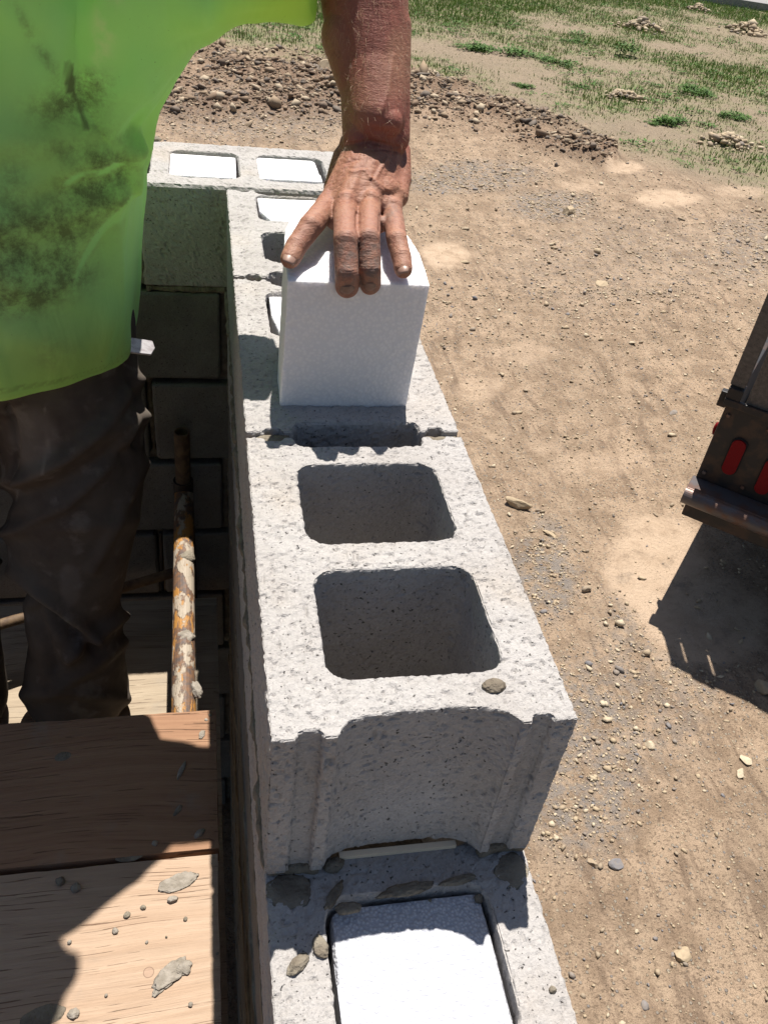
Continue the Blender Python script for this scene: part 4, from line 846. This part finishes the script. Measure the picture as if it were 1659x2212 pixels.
st = spot(200, 170, 34, 24, .9)+spot(175, 200, 60, 45, .65)+spot(80, 560, 95, 75, 1.0)+spot(60, 620, 70, 40, .9)+spot(205, 360, 75, 38, .95, -.6)+spot(190, 420, 60, 60, .9)+spot(165, 310, 90, 24, .6)+spot(20, 520, 60, 60, .7)+spot(120, 500, 60, 60, .8)+spot(170, 590, 40, 24, .6)+spot(20, 640, 60, 30, .8)+spot(45, 30, 10, 50, .35, -.5)+spot(90, 110, 14, 60, .45, -.55)+spot(125, 760, 40, 40, .3)+spot(40, 400, 40, 70, .5)+spot(230, 260, 40, 18, .5)+spot(120, 230, 60, 36, .55)
so_ = spot(150, 280, 130, 70, .8)+spot(90, 520, 170, 190, .7)+spot(200, 760, 190, 70, .7)+spot(180, 420, 110, 120, .6)
bl = 1-ss(.8, 1.05, segd(px, py, [(138, 135), (150, 185)])/np.interp(py, [120, 200], [14, 11])+.15*fbm(V, 60, 3)); bl = np.maximum(bl, .8*(1-ss(.6, 1.1, segd(px, py, [(152, 190), (172, 225), (178, 258)])/6+.3*fbm(V, 60, 3))))
for n_, a_ in (('stain', np.clip(st*1.2, 0, 1)*fr), ('soil', np.clip(so_, 0, 1)*fr), ('blot', bl*fr), ('yellow', np.clip(ss(380, 640, px+.8*py)*ss(150, 20, py)+ss(700, 830, py)*.35, 0, 1)), ('painted_shine', np.clip(spot(240, 20, 24, 60, 1, .15)+spot(222, 105, 20, 45, .9, .2), 0, 1)*fr)): attr(me, n_, a_)
attr(me, 'hem', np.exp(-((V[:, 2]+.098+.002*np.sin(V[:, 0]*30))/.0011)**2)+.8*np.exp(-((V[:, 2]+.103+.002*np.sin(V[:, 0]*30))/.0009)**2))
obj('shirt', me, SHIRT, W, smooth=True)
# ---- trousers
b_ = B()
b_.chain([((-.345, .865, .02), .165), ((-.345, .865, -.10), .165)], 24); b_.chain([((-.27, .845, .0), .120), ((-.262, .835, -.13), .118), ((-.256, .825, -.27), .118), ((-.262, .815, -.38), .113), ((-.278, .805, -.50), .104), ((-.292, .80, -.62), .088), ((-.298, .795, -.74), .083), ((-.313, .79, -.87), .096), ((-.315, .785, -.91), .084)], 24)
b_.chain([((-.43, .85, .0), .120), ((-.47, .835, -.27), .115), ((-.505, .815, -.48), .098), ((-.52, .80, -.74), .085), ((-.53, .79, -.88), .09)], 24)
me = remesh(b_.mesh(), .005, 8, .6); V = co(me); V[:, 2] = np.maximum(V[:, 2], -.932+.004*np.sin(V[:, 0]*40)); setco(me, V); N = nor(me); px, py = pix(V)
D = fbm(V, 5, 2)*.008+fbm(V*[1, 1, 1.6]+4, 13, 2)*.003
for pts, h_, w0 in [([(0, 1240), (60, 1290), (130, 1350), (200, 1400)], -.012, 16), ([(0, 1215), (60, 1262), (130, 1318), (200, 1370)], .010, 14), ([(70, 1330), (100, 1390), (120, 1440)], -.008, 14), ([(262, 1330), (200, 1380), (150, 1420)], .010, 12), ([(270, 1380), (200, 1440), (130, 1480)], .006, 12), ([(0, 1040), (80, 1030), (200, 950), (300, 900)], .006, 22), ([(10, 1080), (130, 1050), (260, 980)], -.006, 20), ([(290, 830), (305, 900), (298, 960)], -.006, 10), ([(0, 1150), (120, 1140), (280, 1120)], .004, 20), ([(305, 820), (240, 900), (150, 980), (40, 1040)], .006, 14), ([(310, 900), (240, 1000), (140, 1090), (20, 1150)], .006, 14), ([(312, 1000), (250, 1120), (200, 1230)], .005, 14), ([(22, 880), (36, 960), (30, 1060)], -.006, 6), ([(60, 1500), (160, 1490), (270, 1510)], .006, 14)]:
    D += 1.7*h_*np.exp(-(segd(px, py, pts)/w0)**2)
V = V+N*D[:, None]; setco(me, V)
seam = .8*np.exp(-(np.minimum(segd(px, py, [(22, 870), (36, 960), (34, 1040), (20, 1085)]), segd(px, py, [(98, 880), (104, 950), (100, 1010)]))/2.2)**2)+.6*np.exp(-(segd(px, py, [(255, 775), (285, 795), (310, 800)])/2.)**2)
attr(me, 'seam', np.clip(seam, 0, 1)); attr(me, 'patch', (1-ss(.7, 1.1, np.hypot((px-152)/26, (py-1265)/52)+.25*fbm(V, 40, 2)))*.5+.5*(1-ss(.7, 1.2, np.hypot((px-75)/50, (py-950)/70)+.2*fbm(V, 30, 2)))); obj('trousers', me, PANTS, W, smooth=True)
for x_, y_ in ((-.312, .775), (-.53, .78)):
    b_ = B().chain([((x_, y_+.04, -.885), .045), ((x_-.005, y_-.03, -.90), .042), ((x_-.015, y_-.13, -.908), .034)], 16); me = remesh(b_.mesh(), .006, 4); V = co(me); V[:, 2] = np.maximum(V[:, 2], -.9385); setco(me, V); obj('boot', me, BOOT, W, smooth=True)
# tool sticking out of the pocket
p_ = on(283, 745, 1, .79); q_ = on(334, 752, 1, .80); d_ = Vector(q_-p_); ln = d_.length; R_ = Matrix.Identity(3)
X_ = d_.normalized(); up_ = Vector((-.2, -.55, .8)); up_ = (up_-X_*up_.dot(X_)).normalized(); Y_ = up_.cross(X_); MM = Matrix(((X_.x, Y_.x, up_.x, p_[0]), (X_.y, Y_.y, up_.y, p_[1]), (X_.z, Y_.z, up_.z, p_[2]), (0, 0, 0, 1)))
V = [(-.06, -.016, 0), (ln*.8, -.014, 0), (ln, -.002, 0), (ln*.92, .010, 0), (-.06, .012, 0)]; V += [(a, b__, .004) for a, b__, c_ in V]
me = mesh_np('t', V, [(4, 3, 2, 1, 0), (5, 6, 7, 8, 9)]+[(i, (i+1) % 5, 5+(i+1) % 5, 5+i) for i in range(5)]); bevel(me, .001, 1); me.transform(MM); tag(obj('pocket_tool', me, PALEMETAL), 'pale flat metal tool tip poking out of the trouser pocket', 'tool')
